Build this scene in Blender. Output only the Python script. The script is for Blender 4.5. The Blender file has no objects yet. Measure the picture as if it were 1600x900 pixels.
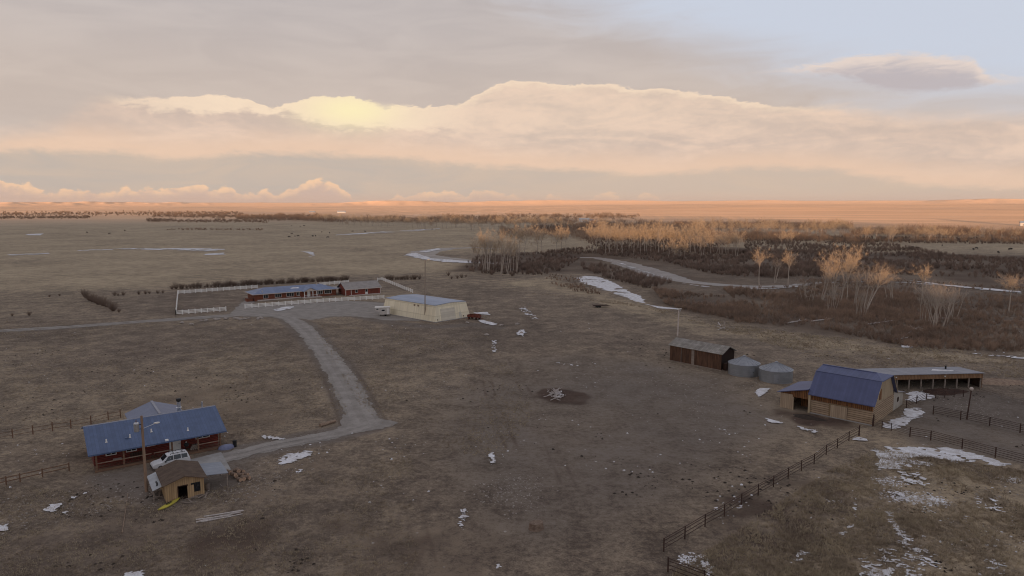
import bpy, math, random
import numpy as np
from mathutils import Vector, Matrix

# ------------------------------------------------------------------ camera, sky, sun, exposure
R = math.radians
scene = bpy.context.scene
COL = scene.collection
FPX, YH, CAMH = 1067.0, 320.0, 35.0            # focal length in px of a 1600 px wide frame, horizon row, camera height
PITCH = math.atan((450 - YH) / FPX)
CP, SP = math.cos(PITCH), math.sin(PITCH)
cam = bpy.data.objects.new('camera', bpy.data.cameras.new('camera'))
COL.objects.link(cam)
cam.location = (0, 0, CAMH)
cam.rotation_euler = (R(90) - PITCH, 0, 0)
cam.data.sensor_width = 36
cam.data.lens = FPX / 1600 * 36
cam.data.clip_start, cam.data.clip_end = 0.5, 90000
scene.camera = cam

SUN_EL = 0.62                                   # the sun sits on the horizon behind the camera
SUN_AZ = 8.0                                    # light travels this many degrees clockwise of +Y
SUN_POWER = 5.0
SKY_STRENGTH = 0.1
scene.view_settings.view_transform = 'Standard'
scene.view_settings.look = 'None'
scene.view_settings.exposure = 0.0
scene.view_settings.gamma = 1.0
scene.view_settings.use_curve_mapping = False
scene.render.engine = 'CYCLES'
scene.cycles.max_bounces = 5
scene.cycles.transparent_max_bounces = 8
scene.cycles.volume_bounces = 0
scene.cycles.use_denoising = True
scene.cycles.filter_width = 1.05

sun = bpy.data.objects.new('sun', bpy.data.lights.new('sun', 'SUN'))
COL.objects.link(sun)
sun.data.energy = SUN_POWER
sun.data.angle = R(0.5)
sun.data.color = (1.0, 0.60, 0.33)
ldir = Vector((math.sin(R(SUN_AZ)) * math.cos(R(SUN_EL)), math.cos(R(SUN_AZ)) * math.cos(R(SUN_EL)), -math.sin(R(SUN_EL))))
sun.rotation_euler = ldir.to_track_quat('-Z', 'Y').to_euler()
sun.location = (-40, -200, 120)


def lin(r, g, b):
    f = lambda c: (c / 255) / 12.92 if c / 255 <= 0.04045 else ((c / 255 + 0.055) / 1.055) ** 2.4
    return (f(r), f(g), f(b), 1)


class Nodes:
    """small helper to write shader maths in a readable way"""
    def __init__(self, tree):
        self.t = tree; self.n = tree.nodes; self.l = tree.links
    def new(self, kind, **kw):
        n = self.n.new(kind)
        for k, v in kw.items(): setattr(n, k, v)
        return n
    def put(self, sock, v):
        if isinstance(v, bpy.types.NodeSocket): self.l.new(v, sock)
        elif v is not None: sock.default_value = v
    def m(self, op, a, b=None, c=None):
        n = self.new('ShaderNodeMath', operation=op)
        for i, v in enumerate((a, b, c)): self.put(n.inputs[i], v)
        return n.outputs[0]
    def vec(self, x, y, z):
        n = self.new('ShaderNodeCombineXYZ')
        for i, v in enumerate((x, y, z)): self.put(n.inputs[i], v)
        return n.outputs[0]
    def step(self, x, a, b, lo=0.0, hi=1.0):
        n = self.new('ShaderNodeMapRange', interpolation_type='SMOOTHSTEP')
        for i, v in enumerate((x, a, b, lo, hi)): self.put(n.inputs[i], v)
        return n.outputs[0]
    def noise(self, v, scale=1.0, detail=4, rough=0.55, dist=0.0):
        n = self.new('ShaderNodeTexNoise')
        self.put(n.inputs['Vector'], v); self.put(n.inputs['Scale'], scale)
        n.inputs['Detail'].default_value = detail; n.inputs['Roughness'].default_value = rough
        n.inputs['Distortion'].default_value = dist
        return n.outputs[0]
    def mix(self, f, a, b, mode='MIX'):
        n = self.new('ShaderNodeMix', data_type='RGBA', blend_type=mode)
        self.put(n.inputs[0], f); self.put(n.inputs[6], a); self.put(n.inputs[7], b)
        return n.outputs[2]
    def scale(self, v, s):
        n = self.new('ShaderNodeMapping'); self.put(n.inputs['Vector'], v)
        n.inputs['Scale'].default_value = s
        return n.outputs[0]


def px_dir(x, y):
    """azimuth and elevation in degrees of a photograph pixel"""
    u, v = (x - 800) / FPX, (450 - y) / FPX
    d = np.array([u, CP + v * SP, v * CP - SP]); d /= np.linalg.norm(d)
    return math.degrees(math.atan2(d[0], d[1])), math.degrees(math.asin(d[2]))


def build_sky():
    w = bpy.data.worlds.new('World'); scene.world = w; w.use_nodes = True
    w.node_tree.nodes.clear()
    N = Nodes(w.node_tree)
    geo = N.new('ShaderNodeTexCoord')
    sep = N.new('ShaderNodeSeparateXYZ'); N.l.new(geo.outputs['Generated'], sep.inputs[0])
    az = N.m('MULTIPLY', N.m('ARCTAN2', sep.outputs[0], sep.outputs[1]), 57.29578)
    el = N.m('MULTIPLY', N.m('ARCSINE', sep.outputs[2]), 57.29578)
    sky = N.new('ShaderNodeTexSky', sky_type='NISHITA')
    sky.sun_disc = False
    sky.sun_elevation = R(max(SUN_EL, 0.6)); sky.sun_rotation = R(180 + SUN_AZ)
    sky.altitude = 1200
    AZ0, AZR, ELR = -60.0, 120.0, 24.0
    u = N.m('DIVIDE', N.m('SUBTRACT', az, AZ0), AZR)

    def edge(pts):
        """cloud edge given as (x, y) pixels of the photograph, turned into elevation over azimuth"""
        n = N.new('ShaderNodeFloatCurve')
        c = n.mapping.curves[0]
        ps = [px_dir(*p) for p in pts]
        ps = [((a - AZ0) / AZR, max(0.0, e / ELR)) for a, e in ps]
        c.points[0].location = ps[0]; c.points[1].location = ps[-1]
        for p in ps[1:-1]: c.points.new(*p)
        for p in c.points: p.handle_type = 'AUTO_CLAMPED'
        n.mapping.extend = 'HORIZONTAL'; n.mapping.update()
        N.l.new(u, n.inputs['Value'])
        return N.m('MULTIPLY', n.outputs[0], ELR)

    P = N.vec(N.m('MULTIPLY', az, 0.16), N.m('MULTIPLY', el, 0.42), 0.0)
    PF = N.vec(N.m('MULTIPLY', az, 0.35), N.m('MULTIPLY', el, 0.75), 3.0)
    PS = N.vec(N.m('MULTIPLY', az, 0.07), N.m('MULTIPLY', el, 0.33), 7.0)
    nb = N.m('SUBTRACT', N.noise(P, 1.0, 7, 0.58, 0.6), 0.5)
    nf = N.m('SUBTRACT', N.noise(PF, 1.0, 8, 0.62, 0.3), 0.5)
    ns = N.m('SUBTRACT', N.noise(PS, 1.6, 6, 0.55, 0.8), 0.5)
    # clear air high on the right, grey mauve veil on the left
    clear = N.mix(0.88, sky.outputs[0], [c * 10 for c in lin(212, 219, 234)[:3]] + [1])
    ec = edge([(-200, -160), (600, -60), (820, 0), (960, 45), (1100, 90), (1200, 122), (1330, 150), (1600, 178), (1900, 190)])
    veil = N.step(N.m('ADD', N.m('SUBTRACT', el, ec), N.m('MULTIPLY', ns, 5.0)), -2.2, 4.2)
    C10 = lambda *c: [k * 10 for k in lin(*c)[:3]] + [1]
    grey = N.mix(N.step(el, 7.0, 16.0), C10(205, 190, 180), C10(191, 185, 186))
    grey = N.mix(N.step(ns, -0.22, 0.22, 0.0, 1.0), N.mix(0.3, grey, C10(182, 168, 160)), N.mix(0.3, grey, C10(212, 197, 186)))
    col = N.mix(veil, grey, clear)
    # lens cloud, right
    lt = edge([(1000, 140), (1170, 113), (1230, 104), (1290, 95), (1350, 85), (1400, 81), (1460, 84), (1520, 92), (1540, 112), (1580, 121), (1640, 117), (1800, 122)])
    lb = edge([(1000, 139), (1170, 115), (1230, 114), (1290, 118), (1330, 127), (1370, 140), (1430, 146), (1490, 144), (1545, 136), (1640, 124), (1800, 130)])
    nl = N.m('SUBTRACT', N.noise(N.vec(N.m('MULTIPLY', az, 0.45), N.m('MULTIPLY', el, 1.9), 23.0), 1.0, 8, 0.66, 0.8), 0.5)
    e1 = N.m('ADD', el, N.m('MULTIPLY', nl, 1.5))
    e1 = N.m('ADD', e1, N.m('MULTIPLY', nb, 0.5))
    lens = N.m('MULTIPLY', N.step(N.m('SUBTRACT', lt, e1), -0.12, 0.42), N.step(N.m('SUBTRACT', e1, lb), -0.2, 0.5))
    lcol = N.mix(N.step(N.m('ADD', N.m('SUBTRACT', lt, e1), N.m('MULTIPLY', nl, 3.6)), 0.1, 1.5), C10(232, 213, 200), C10(190, 180, 182))
    col = N.mix(N.m('MULTIPLY', lens, 0.85), col, lcol)
    # the big bank
    top = edge([(-500, 205), (-100, 200), (60, 190), (140, 150), (160, 144), (230, 151), (300, 149), (370, 151), (425, 166), (470, 156), (525, 149), (575, 154),
                (620, 164), (690, 165), (735, 157), (748, 150), (762, 138), (790, 128), (830, 127), (870, 130), (930, 130), (1000, 136), (1060, 143), (1120, 151), (1180, 160), (1240, 166), (1320, 165), (1420, 171), (1620, 171), (2000, 170)])
    bot = edge([(-500, 232), (0, 238), (150, 236), (290, 247), (400, 241), (560, 244), (700, 256), (850, 266), (1000, 271), (1045, 276), (1120, 268), (1300, 272), (1450, 290), (1600, 300), (2000, 305)])
    e2 = N.m('ADD', el, N.m('ADD', N.m('MULTIPLY', nf, 0.9), N.m('MULTIPLY', nb, 0.7)))
    under = N.m('SUBTRACT', top, e2)
    nh = N.m('SUBTRACT', N.noise(N.vec(N.m('MULTIPLY', az, 0.8), N.m('MULTIPLY', el, 1.9), 17.0), 1.0, 8, 0.66, 0.5), 0.5)
    soft = N.m('ADD', N.step(az, -32.0, -28.5, 1.6, 0.10), N.step(nb, 0.0, 0.22, 0.0, 0.45))
    soft = N.m('ADD', soft, N.step(az, 20, 30, 0.0, 1.5))
    under = N.m('ADD', under, N.m('MULTIPLY', nh, 0.75))
    body = N.step(under, N.m('MULTIPLY', soft, -0.25), soft)
    e3 = N.m('ADD', N.m('ADD', el, N.m('MULTIPLY', nh, 0.7)), N.m('ADD', N.m('MULTIPLY', ns, 1.2), N.m('MULTIPLY', nf, 0.9)))
    body2 = N.step(N.m('SUBTRACT', e3, bot), -0.3, 0.5)
    # sunlit upper layer with a ragged underside; it dissolves downwards on the right
    sun_low = edge([(-500, 205), (60, 190), (140, 150), (165, 152), (230, 166), (300, 178), (380, 176), (430, 174), (500, 194), (570, 201), (640, 199), (720, 204), (800, 214), (900, 216), (1000, 200), (1100, 190), (1200, 184), (1330, 176), (2000, 172)])
    layer = N.m('ADD', N.m('SUBTRACT', e2, sun_low), N.m('ADD', N.m('MULTIPLY', nh, 1.5), N.m('MULTIPLY', nb, 1.2)))
    fade = N.step(az, -9, 2, 0.28, 1.7)
    lit = N.step(layer, N.m('MULTIPLY', fade, -1.3), fade)
    rim = N.step(N.m('ADD', under, N.m('MULTIPLY', nh, 0.9)), 0.85, 0.0, 0.0, 1.0)
    lit = N.m('MULTIPLY', lit, N.m('MULTIPLY', N.step(az, -31, -22, 0.45, 1.0), N.step(az, 19, 33, 1.0, 0.25)))
    lit = N.m('MULTIPLY', lit, N.m('MAXIMUM', N.step(az, -10, -1, 1.0, 0.22), N.m('MULTIPLY', rim, 0.9)))
    lit = N.m('MULTIPLY', lit, N.step(N.m('ADD', nh, N.m('MULTIPLY', nb, 0.6)), -0.42, 0.1, 0.72, 1.0))
    mid = N.mix(N.step(N.m('ADD', N.m('ADD', ns, N.m('MULTIPLY', nh, 0.45)), N.m('MULTIPLY', nb, 0.4)), -0.22, 0.22), C10(207, 187, 174), C10(233, 206, 186))
    mid = N.mix(N.step(N.m('SUBTRACT', e3, bot), 0.5, 2.2, 0.8, 0.0), mid, C10(235, 202, 176))
    bank = N.mix(lit, mid, C10(246, 222, 196))
    # the brightest billow
    gx, ge = px_dir(548, 172)
    dx = N.m('DIVIDE', N.m('SUBTRACT', az, gx), 2.9); dy = N.m('DIVIDE', N.m('SUBTRACT', el, ge), 1.1)
    glow = N.m('POWER', 2.718, N.m('MULTIPLY', N.m('ADD', N.m('MULTIPLY', dx, dx), N.m('MULTIPLY', dy, dy)), -0.7))
    bank = N.mix(N.m('MULTIPLY', glow, 0.9), bank, C10(255, 241, 192))
    low = N.mix(N.step(az, -10, 14), C10(194, 182, 172), C10(207, 188, 172))
    low = N.mix(N.step(ns, -0.2, 0.25, 0.0, 0.6), low, C10(216, 192, 170))
    below = N.step(N.m('SUBTRACT', el, bot), 0.2, -0.3)
    lower = N.mix(body2, low, bank)
    col = N.mix(body, col, lower)
    # cumulus along the horizon
    cum = edge([(-500, 285), (-100, 268), (0, 272), (45, 276), (70, 292), (150, 288), (190, 281), (250, 290), (330, 287), (385, 287), (440, 292), (462, 284), (492, 280),
                (525, 286), (560, 296), (660, 299), (740, 295), (800, 296), (870, 303), (940, 300), (970, 306), (1020, 297), (1045, 309), (1150, 318), (1300, 322), (2000, 325)])
    PC = N.vec(N.m('MULTIPLY', az, 0.9), N.m('MULTIPLY', el, 1.7), 11.0)
    nc = N.m('SUBTRACT', N.noise(PC, 1.0, 7, 0.6, 0.4), 0.5)
    ec2 = N.m('ADD', el, N.m('MULTIPLY', nc, 1.3))
    ec2 = N.m('ADD', ec2, N.step(N.noise(N.vec(N.m('MULTIPLY', az, .22), 2.0, 5.0), 1.0, 3, .6), .40, .58, .75, 0.0))
    uc = N.m('SUBTRACT', cum, ec2)
    cmask = N.m('MULTIPLY', N.step(uc, -0.02, 0.22), N.step(az, -12, 3, 0.92, 0.5))
    ccol = N.mix(N.step(N.m('ADD', uc, N.m('MULTIPLY', nc, 3.0)), -0.1, 0.95), C10(250, 208, 170), C10(208, 181, 167))
    col = N.mix(cmask, col, ccol)
    # thick air right on the horizon
    col = N.mix(N.step(el, 1.3, -0.1, 0.0, 0.75), col, C10(216, 184, 166))
    # overhead and behind: the same cloud deck goes on
    col = N.mix(N.step(el, 17.0, 40.0), col, N.mix(0.65, C10(150, 152, 166), N.mix(N.step(ns, -0.2, 0.2), C10(160, 158, 166), C10(190, 186, 188))))
    bg = N.new('ShaderNodeBackground'); N.put(bg.inputs['Color'], col); bg.inputs['Strength'].default_value = SKY_STRENGTH
    out = N.new('ShaderNodeOutputWorld'); N.l.new(bg.outputs[0], out.inputs[0])


build_sky()

# ------------------------------------------------------------------ measuring helpers
def at(x, y, z=0.0):
    """ground point (metres) under a pixel of the photograph, used to survey the place"""
    u, v = (x - 800) / FPX, (450 - y) / FPX
    t = (z - CAMH) / (v * CP - SP)
    return np.array([u * t, (CP + v * SP) * t])


def zat(p, y):
    v = (450 - y) / FPX
    return CAMH + p[1] * (v * CP - SP) / (CP + v * SP)


rng = np.random.default_rng(7)
random.seed(11)


def hash2(ix, iy, seed):
    h = (ix.astype(np.int64) * 374761393 + iy.astype(np.int64) * 668265263 + seed * 974711) & 0x7fffffff
    h = ((h ^ (h >> 13)) * 1274126177) & 0x7fffffff
    return ((h ^ (h >> 16)) & 0xffff) / 65535.0


def vnoise(x, y, seed=0):
    ix, iy = np.floor(x), np.floor(y)
    fx, fy = x - ix, y - iy
    fx, fy = fx * fx * (3 - 2 * fx), fy * fy * (3 - 2 * fy)
    a, b = hash2(ix, iy, seed), hash2(ix + 1, iy, seed)
    c, d = hash2(ix, iy + 1, seed), hash2(ix + 1, iy + 1, seed)
    return (a * (1 - fx) + b * fx) * (1 - fy) + (c * (1 - fx) + d * fx) * fy


def fbm(x, y, seed=0, oct=4):
    s, a, t = 0, 1.0, 0
    for k in range(oct):
        s = s + a * vnoise(x * 2 ** k, y * 2 ** k, seed + k * 17); t += a; a *= 0.5
    return s / t - 0.5


def sstep(x, a, b):
    t = np.clip((x - a) / (b - a), 0, 1)
    return t * t * (3 - 2 * t)


def seg_dist(X, Y, pts, closed=False):
    pts = np.asarray(pts, float)
    d = np.full(X.shape, 1e9)
    n = len(pts)
    for i in range(n if closed else n - 1):
        a, b = pts[i], pts[(i + 1) % n]
        e = b - a; L = max(e @ e, 1e-9)
        t = np.clip(((X - a[0]) * e[0] + (Y - a[1]) * e[1]) / L, 0, 1)
        d = np.minimum(d, np.hypot(X - a[0] - t * e[0], Y - a[1] - t * e[1]))
    return d


def inside(X, Y, pts):
    pts = np.asarray(pts, float)
    r = np.zeros(X.shape, bool); n = len(pts)
    for i in range(n):
        a, b = pts[i], pts[(i + 1) % n]
        if a[1] == b[1]: continue
        c = ((a[1] > Y) != (b[1] > Y)) & (X < (b[0] - a[0]) * (Y - a[1]) / (b[1] - a[1]) + a[0])
        r ^= c
    return r


def sdist(X, Y, pts):
    d = seg_dist(X, Y, pts, True)
    return np.where(inside(X, Y, pts), d, -d)


def G(*px):
    return [tuple(at(x, y)) for x, y in px]


# ------------------------------------------------------------------ mesh helpers
class MB:
    def __init__(self): self.v = []; self.f = []; self.mi = []
    def add(self, vs, fs, m=0):
        o = len(self.v); self.v.extend([tuple(map(float, p)) for p in vs])
        self.f.extend([tuple(o + i for i in q) for q in fs]); self.mi.extend([m] * len(fs))
        return self
    def box(self, x0, x1, y0, y1, z0, z1, m=0):
        vs = [(x, y, z) for z in (z0, z1) for x, y in ((x0, y0), (x1, y0), (x1, y1), (x0, y1))]
        return self.add(vs, [(3, 2, 1, 0), (4, 5, 6, 7), (0, 1, 5, 4), (1, 2, 6, 5), (2, 3, 7, 6), (3, 0, 4, 7)], m)
    def bar(self, p, q, w, h, m=0):
        p, q = Vector(p), Vector(q); d = (q - p).normalized()
        up = Vector((0, 0, 1)) if abs(d.z) < 0.95 else Vector((1, 0, 0))
        s = d.cross(up).normalized(); t = s.cross(d).normalized()
        vs = [c + s * (a * w / 2) + t * (b * h / 2) for c in (p, q) for a, b in ((-1, -1), (1, -1), (1, 1), (-1, 1))]
        return self.add(vs, [(0, 3, 2, 1), (4, 5, 6, 7), (0, 1, 5, 4), (1, 2, 6, 5), (2, 3, 7, 6), (3, 0, 4, 7)], m)
    def tube(self, p, q, r0, r1=None, n=8, m=0, caps=True):
        r1 = r0 if r1 is None else r1
        p, q = Vector(p), Vector(q); d = (q - p).normalized()
        up = Vector((0, 0, 1)) if abs(d.z) < 0.9 else Vector((1, 0, 0))
        s = d.cross(up).normalized(); t = s.cross(d).normalized()
        vs = [c + (s * math.cos(2 * math.pi * k / n) + t * math.sin(2 * math.pi * k / n)) * r for c, r in ((p, r0), (q, r1)) for k in range(n)]
        fs = [(k, k + n, (k + 1) % n + n, (k + 1) % n) for k in range(n)]
        if caps: fs += [tuple(range(n)), tuple(range(2 * n - 1, n - 1, -1))]
        return self.add(vs, fs, m)
    def slab(self, pts, th, m=0):
        """a sheet given by its upper corners, with thickness downwards"""
        n = len(pts); lo = [(x, y, z - th) for x, y, z in pts]
        return self.add(list(pts) + lo, [tuple(range(n)), tuple(range(2 * n - 1, n - 1, -1))] + [(i, i + n, (i + 1) % n + n, (i + 1) % n) for i in range(n)], m)
    def plate(self, pts, off, m=0):
        """a flat polygon pushed along off"""
        n = len(pts); o = Vector(off)
        lo = [Vector(p) + o for p in pts]
        return self.add([Vector(p) for p in pts] + lo, [tuple(range(n)), tuple(range(2 * n - 1, n - 1, -1))] + [(i, i + n, (i + 1) % n + n, (i + 1) % n) for i in range(n)], m)
    def lathe(self, prof, n=24, m=0, c=(0, 0)):
        vs = [(c[0] + r * math.cos(2 * math.pi * k / n), c[1] + r * math.sin(2 * math.pi * k / n), z) for r, z in prof for k in range(n)]
        fs = [(j * n + k, j * n + (k + 1) % n, (j + 1) * n + (k + 1) % n, (j + 1) * n + k) for j in range(len(prof) - 1) for k in range(n)]
        return self.add(vs, fs, m)
    def build(self, name, mats, parent=None, loc=(0, 0, 0), rz=0.0, smooth=False, label=None):
        return link(name, mesh_from(name, self.v, self.f, mats, self.mi, smooth), parent, loc, rz, label)


def mesh_from(name, v, f, mats, mi=None, smooth=False):
    me = bpy.data.meshes.new(name)
    me.from_pydata(v, [], f)
    for m in (mats if isinstance(mats, (list, tuple)) else [mats]): me.materials.append(m)
    if mi is not None and any(mi): me.polygons.foreach_set('material_index', mi)
    bm_fix(me)
    if smooth: me.polygons.foreach_set('use_smooth', [True] * len(me.polygons))
    me.update()
    return me


def bm_fix(me):
    import bmesh
    b = bmesh.new(); b.from_mesh(me)
    bmesh.ops.recalc_face_normals(b, faces=b.faces)
    b.to_mesh(me); b.free()


def big_mesh(name, V, F, mats, smooth=False):
    """fast path for tens of thousands of faces; F is an (n, k) index array"""
    me = bpy.data.meshes.new(name)
    V = np.asarray(V, np.float32); F = np.asarray(F, np.int32); k = F.shape[1]
    me.vertices.add(len(V)); me.vertices.foreach_set('co', V.ravel())
    me.loops.add(F.size); me.loops.foreach_set('vertex_index', F.ravel())
    me.polygons.add(len(F)); me.polygons.foreach_set('loop_start', np.arange(0, F.size, k, dtype=np.int32))
    for m in (mats if isinstance(mats, (list, tuple)) else [mats]): me.materials.append(m)
    me.update(calc_edges=True); me.validate()
    me.polygons.foreach_set('use_smooth', [smooth] * len(me.polygons))
    return me


def link(name, data, parent=None, loc=(0, 0, 0), rz=0.0, label=None):
    o = bpy.data.objects.new(name, data); COL.objects.link(o)
    o.parent = parent; o.location = loc; o.rotation_euler = (0, 0, rz)
    if label: o['label'] = label
    return o


def tag(o, label=None, cat=None, group=None, kind=None):
    for k, v in (('label', label), ('category', cat), ('group', group), ('kind', kind)):
        if v: o[k] = v
    return o


def thing(name, label, cat, loc=(0, 0, 0), rz=0.0, group=None):
    return tag(link(name, None, None, loc, rz), label, cat, group)


def kids(o): return [c for c in COL.objects if c.parent == o]


def copy_thing(o, parts, loc, rz=0.0, scale=None, label=None, group=None):
    c = o.copy(); COL.objects.link(c); c.location = loc; c.rotation_euler = (0, 0, rz)
    if scale: c.scale = scale
    if label: c['label'] = label
    if group: c['group'] = group
    for p in parts:
        d = p.copy(); COL.objects.link(d); d.parent = c
    return c


# ------------------------------------------------------------------ materials
def pm(name, c, c2=None, scale=1.5, rough=0.85, metal=0.0, bump=0.15, stripe=None, streak=None, fine=25, sheen=0.0, spec=0.3):
    """procedural material: colour varies between c and c2; stripe = (axis, period, width fraction, colour, bump)"""
    m = bpy.data.materials.new(name); m.use_nodes = True
    N = Nodes(m.node_tree); b = m.node_tree.nodes['Principled BSDF']
    tc = N.new('ShaderNodeTexCoord'); o = tc.outputs['Object']
    c2 = c2 or tuple(k * 0.7 for k in c)
    v = N.scale(o, streak) if streak else o
    n1 = N.noise(v, scale, 6, 0.62); n2 = N.noise(o, fine, 3, 0.6)
    f = N.step(N.m('ADD', n1, N.m('MULTIPLY', N.m('SUBTRACT', n2, 0.5), 0.5)), 0.32, 0.68)
    col = N.mix(f, (*c, 1), (*c2, 1))
    h = N.m('ADD', n2, N.m('MULTIPLY', n1, 0.6))
    for st in ([stripe] if stripe and not isinstance(stripe[0], (tuple, list)) else (stripe or [])):
        ax, per, wd, sc, bm = st
        sp = N.new('ShaderNodeSeparateXYZ'); N.l.new(o, sp.inputs[0])
        q = N.m('ADD', N.m('DIVIDE', sp.outputs['xyz'.index(ax)], per), 0.37)
        fr = N.m('ABSOLUTE', N.m('SUBTRACT', N.m('FRACT', q), 0.5))
        k = N.step(fr, 0.5 - wd, 0.5 - wd * 0.6)
        cell = N.new('ShaderNodeTexWhiteNoise', noise_dimensions='1D')
        N.l.new(N.m('FLOOR', N.m('ADD', q, 0.0)), cell.inputs['W'])
        col = N.mix(N.m('MULTIPLY', N.m('SUBTRACT', cell.outputs[0], 0.2), 0.30 if bm else 0.0), col, (*[k_ * 0.5 for k_ in c2], 1))
        col = N.mix(k, col, (*sc, 1))
        h = N.m('ADD', h, N.m('MULTIPLY', k, bm))
    N.l.new(col, b.inputs['Base Color'])
    b.inputs['Roughness'].default_value = rough; b.inputs['Metallic'].default_value = metal
    b.inputs['Specular IOR Level'].default_value = spec
    if sheen:
        b.inputs['Sheen Weight'].default_value = sheen; b.inputs['Sheen Roughness'].default_value = 0.4
    if bump:
        bp = N.new('ShaderNodeBump'); bp.inputs['Strength'].default_value = bump; bp.inputs['Distance'].default_value = 0.05
        N.l.new(h, bp.inputs['Height']); N.l.new(bp.outputs[0], b.inputs['Normal'])
    return m


M = {}
M['blue_roof'] = pm('blue_roof', (0.100, 0.143, 0.255), (0.080, 0.115, 0.205), 0.9, 0.55, 0.0, 0.25, ('x', 0.42, 0.07, (0.068, 0.098, 0.175), 0.9), spec=0.4)
M['pale_blue_roof'] = pm('pale_blue_roof', (0.16, 0.19, 0.28), (0.14, 0.165, 0.25), 0.5, 0.5, 0.0, 0.3, ('y', 0.42, 0.09, (0.12, 0.14, 0.21), 1.0), spec=0.4)
M['ranch_roof'] = pm('ranch_roof', (0.23, 0.275, 0.40), (0.17, 0.21, 0.32), 0.4, 0.5, 0.0, 0.3, ('x', 0.6, 0.09, (0.11, 0.15, 0.27), 1.0))
M['violet_roof'] = pm('violet_roof', (0.098, 0.115, 0.225), (0.080, 0.094, 0.185), 0.5, 0.55, 0.0, 0.2, ('x', 0.42, 0.07, (0.078, 0.085, 0.17), 0.8), spec=0.4)
M['ridge_cap'] = pm('ridge_cap', (0.30, 0.31, 0.36), None, 2, 0.5)
M['red_log'] = pm('red_log', (0.24, 0.042, 0.026), (0.15, 0.026, 0.018), 1.2, 0.7, 0, 0.5, ('z', 0.22, 0.14, (0.035, 0.008, 0.006), -1.5), (0.4, 0.4, 3))
M['porch_wood'] = pm('porch_wood', (0.22, 0.13, 0.08), (0.14, 0.08, 0.055), 1.5, 0.85, 0, 0.3, streak=(0.4, 4, 4))
M['rail_wood'] = pm('rail_wood', (0.34, 0.25, 0.18), (0.22, 0.15, 0.11), 2, 0.85)
M['white_paint'] = pm('white_paint', (0.82, 0.79, 0.74), (0.70, 0.67, 0.62), 1.5, 0.6, 0, 0.1)
M['cream_paint'] = pm('cream_paint', (0.60, 0.56, 0.46), (0.50, 0.46, 0.37), 0.7, 0.6)
M['fence_paint'] = pm('fence_paint', (0.90, 0.88, 0.84), (0.82, 0.79, 0.74), 1.5, 0.6, 0, 0.0)
M['glass'] = pm('glass', (0.02, 0.022, 0.026), (0.012, 0.014, 0.018), 2, 0.12, 0, 0.0, spec=0.6)
M['silver'] = pm('silver', (0.62, 0.63, 0.65), (0.45, 0.46, 0.48), 3, 0.35, 0.8, 0.1)
M['black'] = pm('black', (0.018, 0.018, 0.02), None, 3, 0.6)
M['dark_interior'] = pm('dark_interior', (0.012, 0.010, 0.009), None, 2, 0.95)
M['tan_board'] = pm('tan_board', (0.50, 0.345, 0.19), (0.38, 0.25, 0.135), 1.0, 0.85, 0, 0.4, ('x', 0.24, 0.09, (0.22, 0.145, 0.08), -1.2), (2.5, 2.5, 0.35))
M['brown_shingle'] = pm('brown_shingle', (0.155, 0.11, 0.08), (0.10, 0.068, 0.05), 1.3, 0.95, 0, 0.5, ('y', 0.25, 0.10, (0.07, 0.05, 0.038), 1.0))
M['grey_tin'] = pm('grey_tin', (0.30, 0.33, 0.38), (0.24, 0.26, 0.30), 0.8, 0.5, 0.1, 0.3, ('y', 0.3, 0.12, (0.2, 0.22, 0.26), 1.0))
M['white_tin'] = pm('white_tin', (0.46, 0.48, 0.50), (0.36, 0.38, 0.40), 0.8, 0.5, 0.05, 0.3)
M['concrete'] = pm('concrete', (0.36, 0.35, 0.34), (0.27, 0.255, 0.24), 0.6, 0.9)
M['pole_wood'] = pm('pole_wood', (0.33, 0.22, 0.15), (0.22, 0.145, 0.10), 1.2, 0.9, 0, 0.4, streak=(5, 5, 0.3))
M['grey_pole_wood'] = pm('grey_pole_wood', (0.36, 0.29, 0.23), (0.24, 0.19, 0.15), 1.2, 0.9, 0, 0.4, streak=(5, 5, 0.3))
M['car_paint'] = pm('car_paint', (0.62, 0.62, 0.63), (0.56, 0.56, 0.57), 1.0, 0.3, 0.0, 0.0, spec=0.6)
M['tyre'] = pm('tyre', (0.02, 0.02, 0.02), None, 5, 0.9)
M['lamp_red'] = pm('lamp_red', (0.30, 0.02, 0.015), None, 5, 0.3)
M['lamp_clear'] = pm('lamp_clear', (0.55, 0.55, 0.55), None, 5, 0.2)
M['yellow'] = pm('yellow', (0.56, 0.49, 0.08), (0.42, 0.36, 0.06), 1.5, 0.5)
M['bark_log'] = pm('bark_log', (0.26, 0.19, 0.14), (0.15, 0.10, 0.075), 4, 0.95, 0, 0.6)
M['log_end'] = pm('log_end', (0.52, 0.36, 0.25), (0.38, 0.24, 0.16), 4, 0.9)
M['grey_wood'] = pm('grey_wood', (0.34, 0.28, 0.235), (0.20, 0.16, 0.13), 1.5, 0.9, 0, 0.4, streak=(0.5, 4, 4))
M['bleached'] = pm('bleached', (0.58, 0.53, 0.50), (0.40, 0.35, 0.32), 2, 0.9)
M['brick_red'] = pm('brick_red', (0.26, 0.085, 0.045), (0.17, 0.055, 0.032), 1.0, 0.85, 0, 0.3, ('z', 0.3, 0.12, (0.11, 0.04, 0.025), -1))
M['barn_red'] = pm('barn_red', (0.30, 0.075, 0.05), (0.20, 0.05, 0.034), 1.0, 0.85, 0, 0.3, ('z', 0.3, 0.12, (0.12, 0.035, 0.025), -1))
M['grey_roof'] = pm('grey_roof', (0.34, 0.31, 0.29), (0.27, 0.245, 0.23), 0.6, 0.8, 0, 0.3)
M['trim'] = pm('trim', (0.58, 0.50, 0.45), (0.48, 0.41, 0.37), 2, 0.7)
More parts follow.
